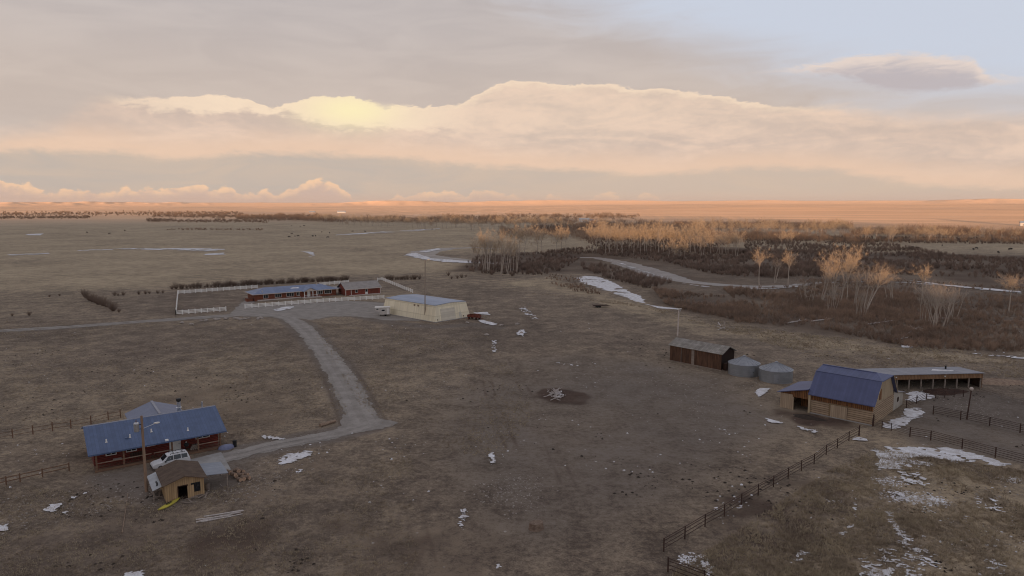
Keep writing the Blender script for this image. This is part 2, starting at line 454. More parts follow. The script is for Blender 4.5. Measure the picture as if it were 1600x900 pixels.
M['cream_steel'] = pm('cream_steel', (0.88, 0.79, 0.59), (0.80, 0.71, 0.52), 0.25, 0.55, 0.0, 0.2, (('x', 0.55, 0.06, (0.68, 0.60, 0.43), 0.5), ('y', 0.55, 0.06, (0.68, 0.60, 0.43), 0.5)))
M['cream_door'] = pm('cream_door', (0.68, 0.62, 0.50), (0.62, 0.56, 0.45), 0.6, 0.6, 0, 0.2, ('z', 0.7, 0.05, (0.48, 0.43, 0.35), -0.6))
M['shop_roof'] = pm('shop_roof', (0.33, 0.385, 0.50), (0.28, 0.33, 0.43), 0.2, 0.5, 0.0, 0.2, ('x', 0.8, 0.05, (0.24, 0.28, 0.37), 0.8))
M['rust_red'] = pm('rust_red', (0.20, 0.05, 0.03), (0.11, 0.035, 0.025), 2, 0.8)
M['rust_pipe'] = pm('rust_pipe', (0.075, 0.040, 0.030), (0.045, 0.026, 0.022), 3, 0.85)
M['old_board'] = pm('old_board', (0.22, 0.115, 0.068), (0.085, 0.046, 0.030), 1.1, 0.9, 0, 0.5, (('x', 0.26, 0.16, (0.020, 0.010, 0.008), -1.5), ('y', 0.26, 0.16, (0.020, 0.010, 0.008), -1.5)), (2.5, 2.5, 0.3))
M['old_shingle'] = pm('old_shingle', (0.47, 0.44, 0.40), (0.27, 0.245, 0.215), 0.9, 0.95, 0, 0.6, (('y', 0.3, 0.14, (0.12, 0.11, 0.10), 1.0), ('x', 0.5, 0.05, (0.15, 0.135, 0.12), 0.4)), (1, 0.6, 1))
M['galv'] = pm('galv', (0.36, 0.37, 0.385), (0.27, 0.278, 0.29), 0.7, 0.42, 0.55, 0.5, ('z', 0.11, 0.25, (0.29, 0.30, 0.315), 1.2))
M['galv_roof'] = pm('galv_roof', (0.33, 0.345, 0.375), (0.26, 0.27, 0.295), 0.8, 0.5, 0.3, 0.2)
M['barn_log'] = pm('barn_log', (0.46, 0.345, 0.235), (0.33, 0.24, 0.16), 1.0, 0.9, 0, 0.6, ('z', 0.34, 0.13, (0.13, 0.08, 0.05), -2.0), (0.4, 0.4, 3))
M['barn_board'] = pm('barn_board', (0.30, 0.135, 0.052), (0.12, 0.055, 0.028), 1.3, 0.9, 0, 0.5, ('x', 0.3, 0.14, (0.05, 0.025, 0.016), -1.2), (2.2, 2.2, 0.25))
M['barn_gable'] = pm('barn_gable', (0.46, 0.365, 0.245), (0.35, 0.27, 0.18), 1.0, 0.9, 0, 0.4, ('y', 0.3, 0.10, (0.22, 0.155, 0.09), -1.0), (2, 2, 0.3))
M['barn_white'] = pm('barn_white', (0.46, 0.42, 0.36), (0.37, 0.33, 0.28), 0.8, 0.9, 0, 0.3, ('y', 0.35, 0.08, (0.28, 0.25, 0.21), -0.8))
M['barn_tan'] = pm('barn_tan', (0.46, 0.355, 0.25), (0.36, 0.27, 0.19), 1.0, 0.9, 0, 0.4, ('x', 0.3, 0.08, (0.24, 0.17, 0.11), -1.0), (2, 2, 0.3))
M['loaf_roof'] = pm('loaf_roof', (0.30, 0.30, 0.33), (0.235, 0.235, 0.26), 0.4, 0.6, 0.05, 0.3, ('x', 0.7, 0.06, (0.21, 0.21, 0.24), 0.8))
M['loaf_board'] = pm('loaf_board', (0.34, 0.20, 0.11), (0.215, 0.12, 0.065), 1.2, 0.9, 0, 0.4, ('x', 0.3, 0.12, (0.10, 0.06, 0.036), -1.0), (2, 2, 0.3))
M['dark_board'] = pm('dark_board', (0.075, 0.038, 0.025), (0.04, 0.022, 0.016), 1.2, 0.95, 0, 0.4, ('x', 0.3, 0.12, (0.02, 0.012, 0.01), -1.0))
M['trailer_white'] = pm('trailer_white', (0.62, 0.57, 0.52), (0.50, 0.46, 0.42), 0.7, 0.5, 0, 0.1, ('z', 0.25, 0.08, (0.42, 0.38, 0.35), 0.6))
M['blue_tarp'] = pm('blue_tarp', (0.22, 0.24, 0.36), (0.17, 0.18, 0.28), 2, 0.6)
M['barrel'] = pm('barrel', (0.20, 0.16, 0.13), (0.13, 0.10, 0.085), 2, 0.7)
M['hide'] = pm('hide', (0.020, 0.016, 0.014), (0.03, 0.022, 0.018), 2, 0.8)
M['rock'] = pm('rock', (0.40, 0.35, 0.31), (0.27, 0.23, 0.20), 3, 0.9)
M['clod'] = pm('clod', (0.035, 0.027, 0.022), (0.055, 0.04, 0.03), 3, 0.95)
M['trunk_bark'] = pm('trunk_bark', (0.54, 0.46, 0.385), (0.38, 0.32, 0.265), 1.2, 0.95, 0, 0.4, streak=(4, 4, 0.6))
M['twigs'] = pm('twigs', (0.62, 0.475, 0.325), (0.48, 0.36, 0.245), 0.8, 0.95, 0, 0.0)


def snow_mat():
    m = bpy.data.materials.new('snow'); m.use_nodes = True
    N = Nodes(m.node_tree); b = m.node_tree.nodes['Principled BSDF']
    o = N.new('ShaderNodeTexCoord').outputs['Object']
    n = N.noise(o, 0.7, 6, 0.65); n2 = N.noise(o, 5, 4, 0.6)
    c = N.mix(N.step(N.m('ADD', n, N.m('MULTIPLY', n2, 0.5)), 0.55, 0.95), (0.78, 0.78, 0.81, 1), (0.52, 0.49, 0.48, 1))
    N.l.new(c, b.inputs['Base Color']); b.inputs['Roughness'].default_value = 0.8
    bp = N.new('ShaderNodeBump'); bp.inputs['Strength'].default_value = 0.4; bp.inputs['Distance'].default_value = 0.1
    N.l.new(n2, bp.inputs['Height']); N.l.new(bp.outputs[0], b.inputs['Normal'])
    return m


M['snow'] = snow_mat()
M['ice'] = pm('ice', (0.25, 0.215, 0.195), (0.15, 0.128, 0.112), 0.10, 0.45, 0, 0.1, fine=0.7)
M['gravel'] = pm('gravel', (0.315, 0.285, 0.255), (0.23, 0.205, 0.183), 0.35, 0.95, 0, 0.4, fine=3.0)
M['worn_gravel'] = pm('worn_gravel', (0.345, 0.313, 0.283), (0.26, 0.233, 0.21), 0.35, 0.95, 0, 0.3, fine=3.0)


def ground_mat():
    m = bpy.data.materials.new('prairie'); m.use_nodes = True
    N = Nodes(m.node_tree); b = m.node_tree.nodes['Principled BSDF']
    o = N.new('ShaderNodeTexCoord').outputs['Object']
    att = N.new('ShaderNodeAttribute', attribute_name='cover')
    sp = N.new('ShaderNodeSeparateColor'); N.l.new(att.outputs['Color'], sp.inputs[0])
    grass, dirt, dark, far = sp.outputs[0], sp.outputs[1], sp.outputs[2], att.outputs['Alpha']
    n0 = N.noise(o, 0.004, 5, 0.6); n1 = N.noise(o, 0.03, 6, 0.62, 0.4); n2 = N.noise(o, 0.22, 6, 0.65, 0.3)
    n3 = N.noise(o, 1.3, 5, 0.7); n4 = N.noise(o, 5.0, 4, 0.7)
    t = N.m('ADD', N.m('MULTIPLY', N.m('SUBTRACT', n2, 0.5), 1.4), N.m('MULTIPLY', N.m('SUBTRACT', n3, 0.5), 1.5))
    t = N.m('ADD', t, N.m('MULTIPLY', N.m('SUBTRACT', n1, 0.5), 0.9))
    t = N.m('ADD', t, N.m('MULTIPLY', N.m('SUBTRACT', n4, 0.5), 1.1))
    soil = N.mix(N.step(t, -0.55, 0.55), (0.092, 0.068, 0.053, 1), (0.225, 0.175, 0.140, 1))
    straw = N.mix(N.step(t, -0.6, 0.5), (0.170, 0.127, 0.084, 1), (0.45, 0.35, 0.232, 1))
    gcol = N.mix(N.step(t, -0.5, 0.5), (0.112, 0.088, 0.073, 1), (0.205, 0.170, 0.145, 1))
    dcol = N.mix(N.step(t, -0.5, 0.5), (0.060, 0.040, 0.032, 1), (0.115, 0.078, 0.060, 1))
    j = N.m('MULTIPLY', t, 0.55)
    col = N.mix(N.step(N.m('ADD', grass, j), 0.1, 0.9), soil, straw)
    col = N.mix(N.step(N.m('ADD', dirt, j), 0.15, 0.85), col, gcol)
    col = N.mix(N.step(N.m('ADD', dark, j), 0.2, 0.9), col, dcol)
    # far fields: stubble, pasture and fallow strips, low sun's orange painted in
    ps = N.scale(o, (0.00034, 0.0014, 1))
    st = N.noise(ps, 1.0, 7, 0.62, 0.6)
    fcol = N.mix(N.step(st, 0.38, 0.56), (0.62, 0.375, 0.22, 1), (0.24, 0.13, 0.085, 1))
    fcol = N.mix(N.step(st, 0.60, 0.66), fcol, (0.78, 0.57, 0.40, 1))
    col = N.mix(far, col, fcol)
    # pale flecks: stones, straw and crumbs of old snow
    vo = N.new('ShaderNodeTexVoronoi'); N.put(vo.inputs['Vector'], o); vo.inputs['Scale'].default_value = 0.55
    fl = N.m('MULTIPLY', N.step(vo.outputs['Distance'], 0.12, 0.06), N.step(N.m('ADD', n1, N.m('MULTIPLY', n2, 0.6)), 0.84, 0.98))
    col = N.mix(N.m('MULTIPLY', fl, N.m('SUBTRACT', 1.0, far)), col, (0.5, 0.47, 0.45, 1))
    N.l.new(col, b.inputs['Base Color'])
    b.inputs['Roughness'].default_value = 0.95; b.inputs['Specular IOR Level'].default_value = 0.1
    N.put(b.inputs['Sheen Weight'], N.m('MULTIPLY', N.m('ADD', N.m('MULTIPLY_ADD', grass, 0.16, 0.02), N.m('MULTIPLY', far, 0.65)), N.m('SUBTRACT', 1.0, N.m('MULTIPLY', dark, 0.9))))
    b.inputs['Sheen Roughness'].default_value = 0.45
    N.put(b.inputs['Sheen Tint'], N.mix(far, (1.0, 0.90, 0.72, 1), (1.0, 0.66, 0.43, 1)))  # far sheen tinted orange to stand for the low sun
    hgt = N.m('ADD', N.m('MULTIPLY', n3, 0.6), N.m('ADD', N.m('MULTIPLY', n4, 0.25), N.m('MULTIPLY', n2, 0.8)))
    bp = N.new('ShaderNodeBump'); bp.inputs['Strength'].default_value = 0.75; bp.inputs['Distance'].default_value = 0.45
    N.l.new(hgt, bp.inputs['Height']); N.l.new(bp.outputs[0], b.inputs['Normal'])
    return m


M['prairie'] = ground_mat()

# ------------------------------------------------------------------ ground
SX, SY = math.sin(R(SUN_AZ)), math.cos(R(SUN_AZ))


def terrain(x, y):
    r = np.hypot(x, y); az = np.degrees(np.arctan2(x, y))
    h = np.zeros_like(r)
    # the long hill behind the camera that keeps the flat in shade
    s = x * SX + y * SY; c = x * SY - y * SX
    crest = np.interp(c, [-1500, -200, -60, 0, 60, 150, 600, 1500], [31, 28, 25.5, 20.3, 16.6, 16.2, 14.6, 17]) + 1.6 * fbm(c / 240, c * 0 + 3.3, 5, 4)
    up = sstep(s, -640, -300) * (s < -300) + (1 - sstep(s, -300, -110)) * (s >= -300)
    h += crest * up * (1 - sstep(np.abs(c), 6000, 9000))
    front = (y > 0)
    # bench of farmland rising beyond the river on the right
    w = sstep(az, -14, 22) * front
    h += w * (25 * sstep(r, 1200, 2700) + 16 * sstep(r, 2700, 6500)) 
    h += front * sstep(r, 1300, 2600) * (1 - sstep(r, 9000, 12000)) * 9 * fbm(x / 900, y / 700, 21, 4) * (0.35 + w)
    # low ranges on the skyline
    k = front * sstep(r, 11000, 17000) * (1 - 0.85 * sstep(r, 19000, 27000))
    h += k * (84 + 150 * np.maximum(0, fbm(az / 5 + 3, r / 9000, 31, 5) + 0.12) * (0.95 - 0.5 * sstep(az, -2, 14)))
    h += front * sstep(r, 6000, 9500) * (1 - sstep(r, 10500, 12500)) * 24 * np.maximum(0, fbm(az / 7, r / 4000, 41, 4) + 0.15)
    return h


ROAD = G((-160, 528), (-60, 522), (0, 517), (100, 511.5), (200, 504), (300, 497), (380, 492), (430, 493))
LANE = G((430, 492), (452, 497), (468, 507), (482, 520), (500, 541), (518, 564), (533, 588), (546, 612), (556, 634), (564, 652), (572, 664))
SPUR = G((580, 662), (556, 670), (520, 679), (470, 688), (420, 698), (380, 708), (345, 716))
YARD = G((372, 493), (392, 480), (470, 474), (540, 470), (600, 473), (620, 488), (660, 502), (600, 500), (560, 495), (520, 494), (485, 500), (430, 494))
GATEWAY = G((360, 492), (372, 478), (388, 465), (398, 470), (392, 482), (386, 494))
FAN = G((538, 610), (562, 628), (578, 645), (596, 655), (624, 661), (606, 666), (585, 671), (560, 677), (530, 682), (490, 689), (480, 684), (512, 675), (532, 664), (543, 650), (545, 635))
SHOPLANE = G((560, 493), (610, 504), (680, 511), (740, 507), (770, 512))
FIELD_GRASS = G((1040, 890), (1180, 810), (1290, 735), (1370, 700), (1700, 745), (1700, 960), (1040, 960))
CORRAL = G((1380, 665), (1440, 610), (1540, 612), (1680, 640), (1700, 745), (1420, 695))
TRAMPLED = G((640, 660), (760, 560), (900, 545), (1160, 590), (1230, 660), (1130, 760), (960, 880), (780, 890), (650, 780))
MEADOW = [at(-300, 470), at(275, 452), at(600, 432), at(760, 420), at(660, 378), at(1000, 335), at(-400, 330)]
MEADOW2 = G((760, 440), (900, 470), (1060, 530), (1300, 560), (1640, 590), (1640, 560), (1150, 505), (1040, 480), (880, 430))
TRACKS = [G((800, 560), (815, 600), (845, 660), (880, 740), (905, 790)), G((640, 770), (655, 830), (668, 880)), G((880, 515), (980, 535), (1100, 560)), G((848, 540), (920, 560), (1000, 580), (1060, 584)),
          G((700, 470), (860, 505), (960, 520)), G((300, 655), (170, 640), (0, 650)), G((760, 590), (772, 640), (800, 700))]
BURN = at(882, 618)
DARKS = [(at(872, 622), 2.9, .95), (at(898, 624), 2.6, .7), (at(360, 852), 4.0, .5), (at(560, 850), 6, .42), (at(1255, 652), 3.4, .85), (at(1300, 662), 2.6, .6), (at(1215, 815), 5.5, .6), (at(1190, 850), 5, .55), (at(1275, 790), 5, .45), (at(460, 770), 6, .3), (at(700, 870), 6, .3), (at(300, 620), 9, .35), (at(390, 640), 7, .35), (at(170, 860), 6, .35)]


def ground():
    fr = np.radians(np.linspace(-54, 54, 860))
    bk = np.radians(np.concatenate([np.linspace(-180, -56, 90), np.linspace(56, 180, 90)[:-1]]))
    th = np.sort(np.concatenate([fr, bk]))
    rr = np.concatenate([[3, 10, 20, 32, 42], 48 * 1.0065 ** np.arange(0, 290)])
    rr = np.concatenate([rr, rr[-1] * 1.0155 ** np.arange(1, 305)])
    nt, nr = len(th), len(rr)
    T, Rr = np.meshgrid(th, rr)
    X, Y = Rr * np.sin(T), Rr * np.cos(T)
    Z = terrain(X, Y)
    # small heave of the turf, never under roads, ice or buildings
    V = np.stack([X, Y, Z], -1).reshape(-1, 3)
    i = np.arange(nr - 1)[:, None] * nt; j = np.arange(nt)[None, :]; j2 = (j + 1) % nt
    F = np.stack([i + j, i + j2, i + nt + j2, i + nt + j], -1).reshape(-1, 4)
    c0 = len(V); V = np.vstack([V, [[0, 0, terrain(np.zeros(1), np.zeros(1))[0]]]])
    me = big_mesh('ground', V, F, M['prairie'], True)
    # ground cover painted by survey: straw, bare dirt, dark soil, far farmland in its sunlit tint
    x, y = V[:, 0], V[:, 1]; r = np.hypot(x, y)
    C = np.zeros((len(V), 4), np.float32)
    near = (r < 5000) & (y > 0)
    xn, yn = x[near], y[near]
    nz = fbm(xn / 14, yn / 14, 3, 4); nz2 = fbm(xn / 60, yn / 60, 9, 4)
    g = 0.34 + 0.5 * nz2
    g = np.maximum(g, sstep(sdist(xn, yn, FIELD_GRASS) + 9 * nz, -1, 7) * (0.50 + 1.3 * nz + 0.7 * nz2))
    g = np.maximum(g, sstep(sdist(xn, yn, MEADOW) + 25 * nz2, -20, 30) * (0.72 + 0.6 * nz2))
    g = np.maximum(g, sstep(sdist(xn, yn, MEADOW2) + 14 * nz2, -6, 14) * (0.62 + 0.7 * nz2))
    g = np.maximum(g, 0.72 * sstep(yn, 380, 560) + 0.4 * nz2)
    d = sstep(sdist(xn, yn, CORRAL) + 3 * nz, -2, 3) * (0.75 + nz)
    d = np.maximum(d, sstep(sdist(xn, yn, TRAMPLED) + 16 * nz2, -10, 14) * (0.52 + 0.8 * nz2 + 0.4 * nz))
    for line, w in ((ROAD, 3.4), (LANE, 4.2), (SPUR, 3.6), (SHOPLANE, 3.0)):
        d = np.maximum(d, 0.75 * sstep(w + 3 * nz - seg_dist(xn, yn, line), -1.5, 1.5))
    for poly in (YARD, FAN, GATEWAY): d = np.maximum(d, 0.85 * sstep(sdist(xn, yn, poly) + 4 * nz, -3, 2))
    d = np.maximum(d, 0.8 * sstep(sdist(xn, yn, G((130, 745), (350, 705), (420, 715), (380, 770), (240, 800), (150, 770))) + 3 * nz, -2, 3) * (0.7 + nz))
    k = np.zeros_like(d)
    nzf = fbm(xn / 4.0, yn / 4.0, 77, 4)
    for p, rad, amt in DARKS: k = np.maximum(k, amt * (1 + 1.2 * nzf) * sstep(rad * (1 + 2.2 * nz + 1.6 * nzf) - np.hypot(xn - p[0], (yn - p[1]) * 0.75), -rad * .5, rad * .6))
    for line in TRACKS:
        L_ = np.array(line); tn = np.gradient(L_, axis=0); tn /= np.linalg.norm(tn, axis=1)[:, None]; pn = np.stack([-tn[:, 1], tn[:, 0]], 1)
        for s_ in (-.85, .85):
            k = np.maximum(k, (0.40 + .8 * nz + .4 * nzf) * sstep(0.28 - seg_dist(xn, yn, L_ + s_ * pn) + 0.5 * nzf, -0.35, 0.35))
    k = np.maximum(k, 0.6 * sstep(0.9 + nz - np.abs(seg_dist(xn, yn, LANE) - 3.6), 0.0, 1.0) * sstep(nz2, -0.1, 0.15))
    BRUSH = G((700, 424), (760, 395), (1100, 384), (1640, 400), (1640, 575), (1150, 512), (1020, 478), (960, 430))
    k = np.maximum(k, (0.52 + 0.9 * nz2 + 0.5 * nz) * sstep(sdist(xn, yn, BRUSH) + 20 * nz2, -5, 15))
    C[near, 0] = np.clip(g, 0, 1); C[near, 1] = np.clip(d, 0, 1); C[near, 2] = np.clip(k, 0, 1)
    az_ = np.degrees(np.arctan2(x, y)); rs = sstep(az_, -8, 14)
    C[:, 3] = sstep(r + 500 * fbm(x / 400, y / 400, 13, 3), 1150 - 150 * rs, 2400 - 900 * rs) * (y > 0)  # painted sunlit tint of the plain starts nearer on the right
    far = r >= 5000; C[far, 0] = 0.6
    at_ = me.attributes.new('cover', 'FLOAT_COLOR', 'POINT'); at_.data.foreach_set('color', C.ravel())
    # close the small hole under the camera
    import bmesh
    b = bmesh.new(); b.from_mesh(me); b.verts.ensure_lookup_table()
    for q in range(nt): b.faces.new((b.verts[c0], b.verts[(q + 1) % nt], b.verts[q]))
    bmesh.ops.recalc_face_normals(b, faces=b.faces)
    b.to_mesh(me); b.free()
    if me.polygons[5000].normal.z < 0: me.flip_normals()
    me.polygons.foreach_set('use_smooth', [True] * len(me.polygons))
    return tag(link('ground', me), None, None, None, 'structure')


ground()


def sheet(name, fields, mat, z, kind):
    """flat irregular sheets: each field is (function f(x, y) > 0 inside, bounds, cell)"""
    V, F = [], []
    for level, (fn, (x0, x1, y0, y1), cell) in enumerate(fields):
        z0 = z + 0.004 * level
        nx, ny = max(2, int((x1 - x0) / cell[0])), max(2, int((y1 - y0) / cell[1]))
        gx, gy = np.linspace(x0, x1, nx + 1), np.linspace(y0, y1, ny + 1)
        X, Y = np.meshgrid(gx, gy); S = fn(X, Y)
        pos = S > 0
        full = pos[:-1, :-1] & pos[:-1, 1:] & pos[1:, :-1] & pos[1:, 1:]
        anyp = pos[:-1, :-1] | pos[:-1, 1:] | pos[1:, :-1] | pos[1:, 1:]
        idx = {}
        def vid(i, j):
            if (i, j) not in idx:
                idx[(i, j)] = len(V); V.append((gx[j], gy[i], z0))
            return idx[(i, j)]
        for i, j in zip(*np.nonzero(anyp)):
            cs = [(i, j), (i, j + 1), (i + 1, j + 1), (i + 1, j)]
            if full[i, j]:
                F.append([vid(*c) for c in cs]); continue
            poly = []
            for q in range(4):
                a, b2 = cs[q], cs[(q + 1) % 4]; sa, sb = S[a], S[b2]
                if sa > 0: poly.append(vid(*a))
                if (sa > 0) != (sb > 0):
                    t = sa / (sa - sb)
                    key = (a, b2) if a < b2 else (b2, a)
                    if key not in idx:
                        idx[key] = len(V)
                        V.append((gx[a[1]] + (gx[b2[1]] - gx[a[1]]) * t, gy[a[0]] + (gy[b2[0]] - gy[a[0]]) * t, z0))
                    poly.append(idx[key])
            if len(poly) > 2: F.append(poly)
    me = bpy.data.meshes.new(name); me.from_pydata(V, [], F); me.materials.append(mat); me.validate()
    bm_fix(me)
    if len(me.polygons) and me.polygons[0].normal.z < 0: me.flip_normals()
    return tag(link(name, me), None, None, None, kind)


def poly_field(px, amp=1.0, ns=2.0, thr=0.0, cell=None, seed=1, hole=0.0):
    pts = np.array(G(*px)); lo, hi = pts.min(0) - 2, pts.max(0) + 2
    dist = np.hypot(*pts.mean(0))
    c = cell or (max(0.14, dist * 0.0014), max(0.16, dist * 0.0022))
    def fn(X, Y):
        n = fbm(X / ns, Y / ns, seed, 4); n2 = fbm(X / (ns * 0.46), Y / (ns * 0.24), seed + 5, 3)
        n3 = fbm(X / (ns * 0.22), Y / (ns * 0.12), seed + 9, 2)
        s = np.minimum(sdist(X, Y, pts), 1.2 * amp)
        return s + amp * (2.0 * n + 2.4 * n2 + 1.8 * n3) - thr - 0.45 * amp - hole * np.maximum(0, n2 + 0.3 * n)
    return fn, (lo[0], hi[0], lo[1], hi[1]), c


def line_field(pts, hw, amp=0.5, ns=2.0, cell=(0.6, 0.6), seed=1, w1=None):
    pts = np.asarray(pts); lo, hi = pts.min(0) - hw - 2, pts.max(0) + hw + 2
    def fn(X, Y):
        return hw - seg_dist(X, Y, pts) + amp * (2 * fbm(X / ns, Y / ns, seed, 3) + 1.2 * fbm(X / 0.7, Y / 0.7, seed + 3, 2))
    return fn, (lo[0], hi[0], lo[1], hi[1]), cell


def yard_poly(pts, amp, seed, cell=(0.7, 0.7)):
    pts = np.array(pts); lo, hi = pts.min(0) - 3, pts.max(0) + 3
    return (lambda X, Y: sdist(X, Y, pts) + amp * (2 * fbm(X / 4, Y / 4, seed, 3) + fbm(X / .8, Y / .8, seed + 2, 2))), (lo[0], hi[0], lo[1], hi[1]), cell


sheet('gravel_road', [line_field(ROAD, 2.6, 0.9, 3, (0.8, 0.8), 3)], M['gravel'], 0.012, 'structure')
sheet('gravel_lane', [line_field(LANE, 2.6, 0.7, 2.5, (0.35, 0.35), 4)], M['gravel'], 0.016, 'structure')
sheet('gravel_spur', [line_field(SPUR, 1.9, 0.7, 2.5, (0.3, 0.3), 5)], M['gravel'], 0.020, 'structure')
sheet('gravel_yard', [yard_poly(YARD, 1.2, 6)], M['gravel'], 0.024, 'structure')
sheet('gravel_gateway', [yard_poly(GATEWAY, 1.0, 8)], M['gravel'], 0.028, 'structure')
sheet('gravel_turnout', [yard_poly(FAN, 0.9, 7, (0.35, 0.35))], M['gravel'], 0.032, 'structure')

def side_line(pts, off):
    p = np.array(pts); t_ = np.gradient(p, axis=0); t_ /= np.linalg.norm(t_, axis=1)[:, None]
    return p + off * np.stack([-t_[:, 1], t_[:, 0]], 1)


for k_, (line, hw_) in enumerate(((LANE, 1.25), (SPUR, .95), (ROAD, 1.15))):
    for s_ in (-1, 1):
        sheet('wheel_track', [line_field(side_line(line, s_ * hw_), .6, .3, 2.5, (.3, .3) if k_ < 2 else (.6, .6), 61 + k_ + s_)], M['worn_gravel'], 0.048 + .004 * k_, 'structure')

# frozen river, oxbow and slough
def wide(pts, ws):
    """a band along surveyed points with its own half width at each"""
    p = np.array(G(*pts)); n = len(p); L, Rt = [], []
    for i in range(n):
        t = p[min(i + 1, n - 1)] - p[max(i - 1, 0)]; t = t / np.linalg.norm(t); q = np.array([-t[1], t[0]])
        L.append(p[i] + q * ws[i]); Rt.append(p[i] - q * ws[i])
    return L + Rt[::-1]


RIVER = wide([(905, 402), (935, 403), (965, 409), (1000, 419), (1035, 431), (1070, 439), (1120, 445), (1180, 448), (1235, 447), (1275, 442), (1340, 440), (1410, 441), (1480, 446), (1560, 454), (1700, 468)],
             [3, 4, 6, 8, 8, 5, 4, 4.0, 3.6, 2.0, 1.7, 1.7, 1.8, 1.9, 2.2])
OXBOW = wide([(790, 412), (740, 409), (690, 404), (655, 399), (665, 393), (700, 388), (745, 387), (800, 390)], [6, 8, 10, 11, 11, 9, 6, 4])
sheet('river_ice', [yard_poly(RIVER, 2.0, 31, (1.6, 1.6))], M['ice'], 0.03, 'structure')
sheet('oxbow_ice', [yard_poly(OXBOW, 2.0, 33, (1.6, 1.6))], M['ice'], 0.03, 'structure')

snow = []
S = lambda px, **k: snow.append(poly_field(px, **k))
S([(900, 434), (912, 431), (935, 432), (955, 439), (985, 455), (1007, 466), (1006, 475), (985, 469), (955, 457), (925, 447), (908, 441)], amp=1.2, ns=7, seed=2)
S([(1004, 474), (1030, 479), (1060, 482), (1060, 484), (1030, 482)], amp=0.5, ns=4, seed=3)
S([(1366, 704), (1395, 698), (1440, 697), (1490, 700), (1535, 710), (1582, 726), (1572, 730), (1530, 725), (1490, 722), (1450, 718), (1425, 716), (1400, 722), (1380, 730)], amp=0.9, ns=3.5, seed=4, hole=0.6)
S([(1365, 715), (1400, 712), (1450, 720), (1480, 730), (1440, 738), (1395, 735), (1370, 740), (1360, 730)], amp=1.0, ns=2.2, thr=0.55, seed=5, hole=1.5)
S([(1374, 668), (1412, 641), (1434, 633), (1446, 645), (1425, 662), (1400, 672)], amp=0.8, ns=2.5, seed=6, hole=0.5)
S([(1412, 614), (1440, 611), (1464, 619), (1445, 627), (1415, 629)], amp=0.7, ns=2.5, seed=7)
S([(1330, 763), (1342, 768), (1345, 800), (1342, 818), (1322, 842), (1300, 834), (1330, 815), (1328, 790)], amp=0.7, ns=1.8, thr=0.25, seed=8, hole=0.9)
S([(1236, 862), (1258, 858), (1262, 868), (1244, 884), (1222, 893), (1238, 876)], amp=0.7, ns=1.6, thr=0.1, seed=9, hole=0.8)
S([(1330, 860), (1400, 840), (1470, 880), (1440, 930), (1320, 920)], amp=1.0, ns=1.3, thr=0.95, seed=10, hole=1.2)
S([(1370, 790), (1400, 800), (1440, 850), (1500, 880), (1470, 900), (1390, 850)], amp=1.0, ns=1.2, thr=0.8, seed=11, hole=1.2)
S([(1470, 805), (1500, 812), (1498, 828), (1475, 825)], amp=0.6, ns=1.2, thr=0.35, seed=12, hole=0.8)
S([(1080, 868), (1100, 860), (1125, 890), (1110, 905), (1090, 890)], amp=0.6, ns=0.9, thr=0.35, seed=13, hole=0.8)
S([(1530, 868), (1575, 880), (1600, 910), (1540, 900)], amp=0.8, ns=1.1, thr=0.45, seed=14, hole=0.9)
S([(430, 720), (446, 710), (488, 703), (487, 712), (462, 722), (438, 728)], amp=0.55, ns=1.8, seed=15, hole=0.4)
S([(445, 732), (478, 728), (480, 740), (450, 746)], amp=0.7, ns=1.0, thr=0.65, seed=16, hole=1.0)
S([(398, 676), (425, 680), (452, 685), (440, 690), (408, 686)], amp=0.6, ns=1.2, thr=0.2, seed=17, hole=0.8)
S([(763, 708), (773, 706), (776, 722), (766, 728)], amp=0.3, ns=1.0, seed=18)
S([(716, 796), (732, 793), (734, 815), (722, 832), (712, 820)], amp=0.45, ns=1.0, thr=0.15, seed=19, hole=0.6)
S([(66, 800), (82, 787), (98, 788), (84, 803)], amp=0.35, ns=1.0, seed=20)
S([(90, 803), (108, 796), (110, 806), (95, 810)], amp=0.35, ns=1.0, thr=0.1, seed=21)
S([(100, 779), (138, 768), (140, 774), (110, 784)], amp=0.5, ns=0.9, thr=0.4, seed=22, hole=0.6)
S([(-4, 822), (14, 820), (14, 830), (-4, 832)], amp=0.25, ns=0.9, seed=23)
S([(195, 895), (225, 892), (230, 906), (190, 906)], amp=0.35, ns=0.8, seed=24)
S([(765, 880), (780, 876), (792, 890), (770, 896)], amp=0.4, ns=0.8, thr=0.2, seed=25, hole=0.6)
S([(1177, 614), (1184, 607), (1208, 607), (1200, 613), (1186, 623)], amp=0.4, ns=1.6, seed=26)
S([(1190, 652), (1222, 660), (1228, 664), (1200, 660)], amp=0.3, ns=1.2, thr=0.05, seed=27)
S([(1246, 667), (1278, 674), (1276, 679), (1250, 672)], amp=0.3, ns=1.2, thr=0.05, seed=28)
S([(1328, 690), (1335, 683), (1358, 687), (1356, 691), (1340, 690)], amp=0.3, ns=1.2, seed=29)
S([(737, 489), (760, 488), (768, 493), (745, 491)], amp=0.3, ns=2, seed=30)
S([(746, 500), (758, 501), (778, 507), (770, 509), (752, 505)], amp=0.35, ns=2, seed=31)
S([(805, 482), (825, 478), (845, 500), (828, 500)], amp=0.9, ns=2.0, thr=0.75, seed=32, hole=0.9)
S([(805, 523), (815, 514), (823, 518), (818, 527)], amp=0.5, ns=1.2, thr=0.1, seed=33)
S([(765, 532), (778, 532), (780, 552), (766, 552)], amp=0.6, ns=1.0, thr=0.45, seed=34, hole=0.6)
S([(424, 485), (445, 480), (462, 479), (455, 483), (435, 487)], amp=0.4, ns=3, seed=35)
S([(836, 562), (875, 565), (930, 575), (925, 578), (868, 570)], amp=0.5, ns=1.2, thr=0.6, seed=36, hole=0.7)
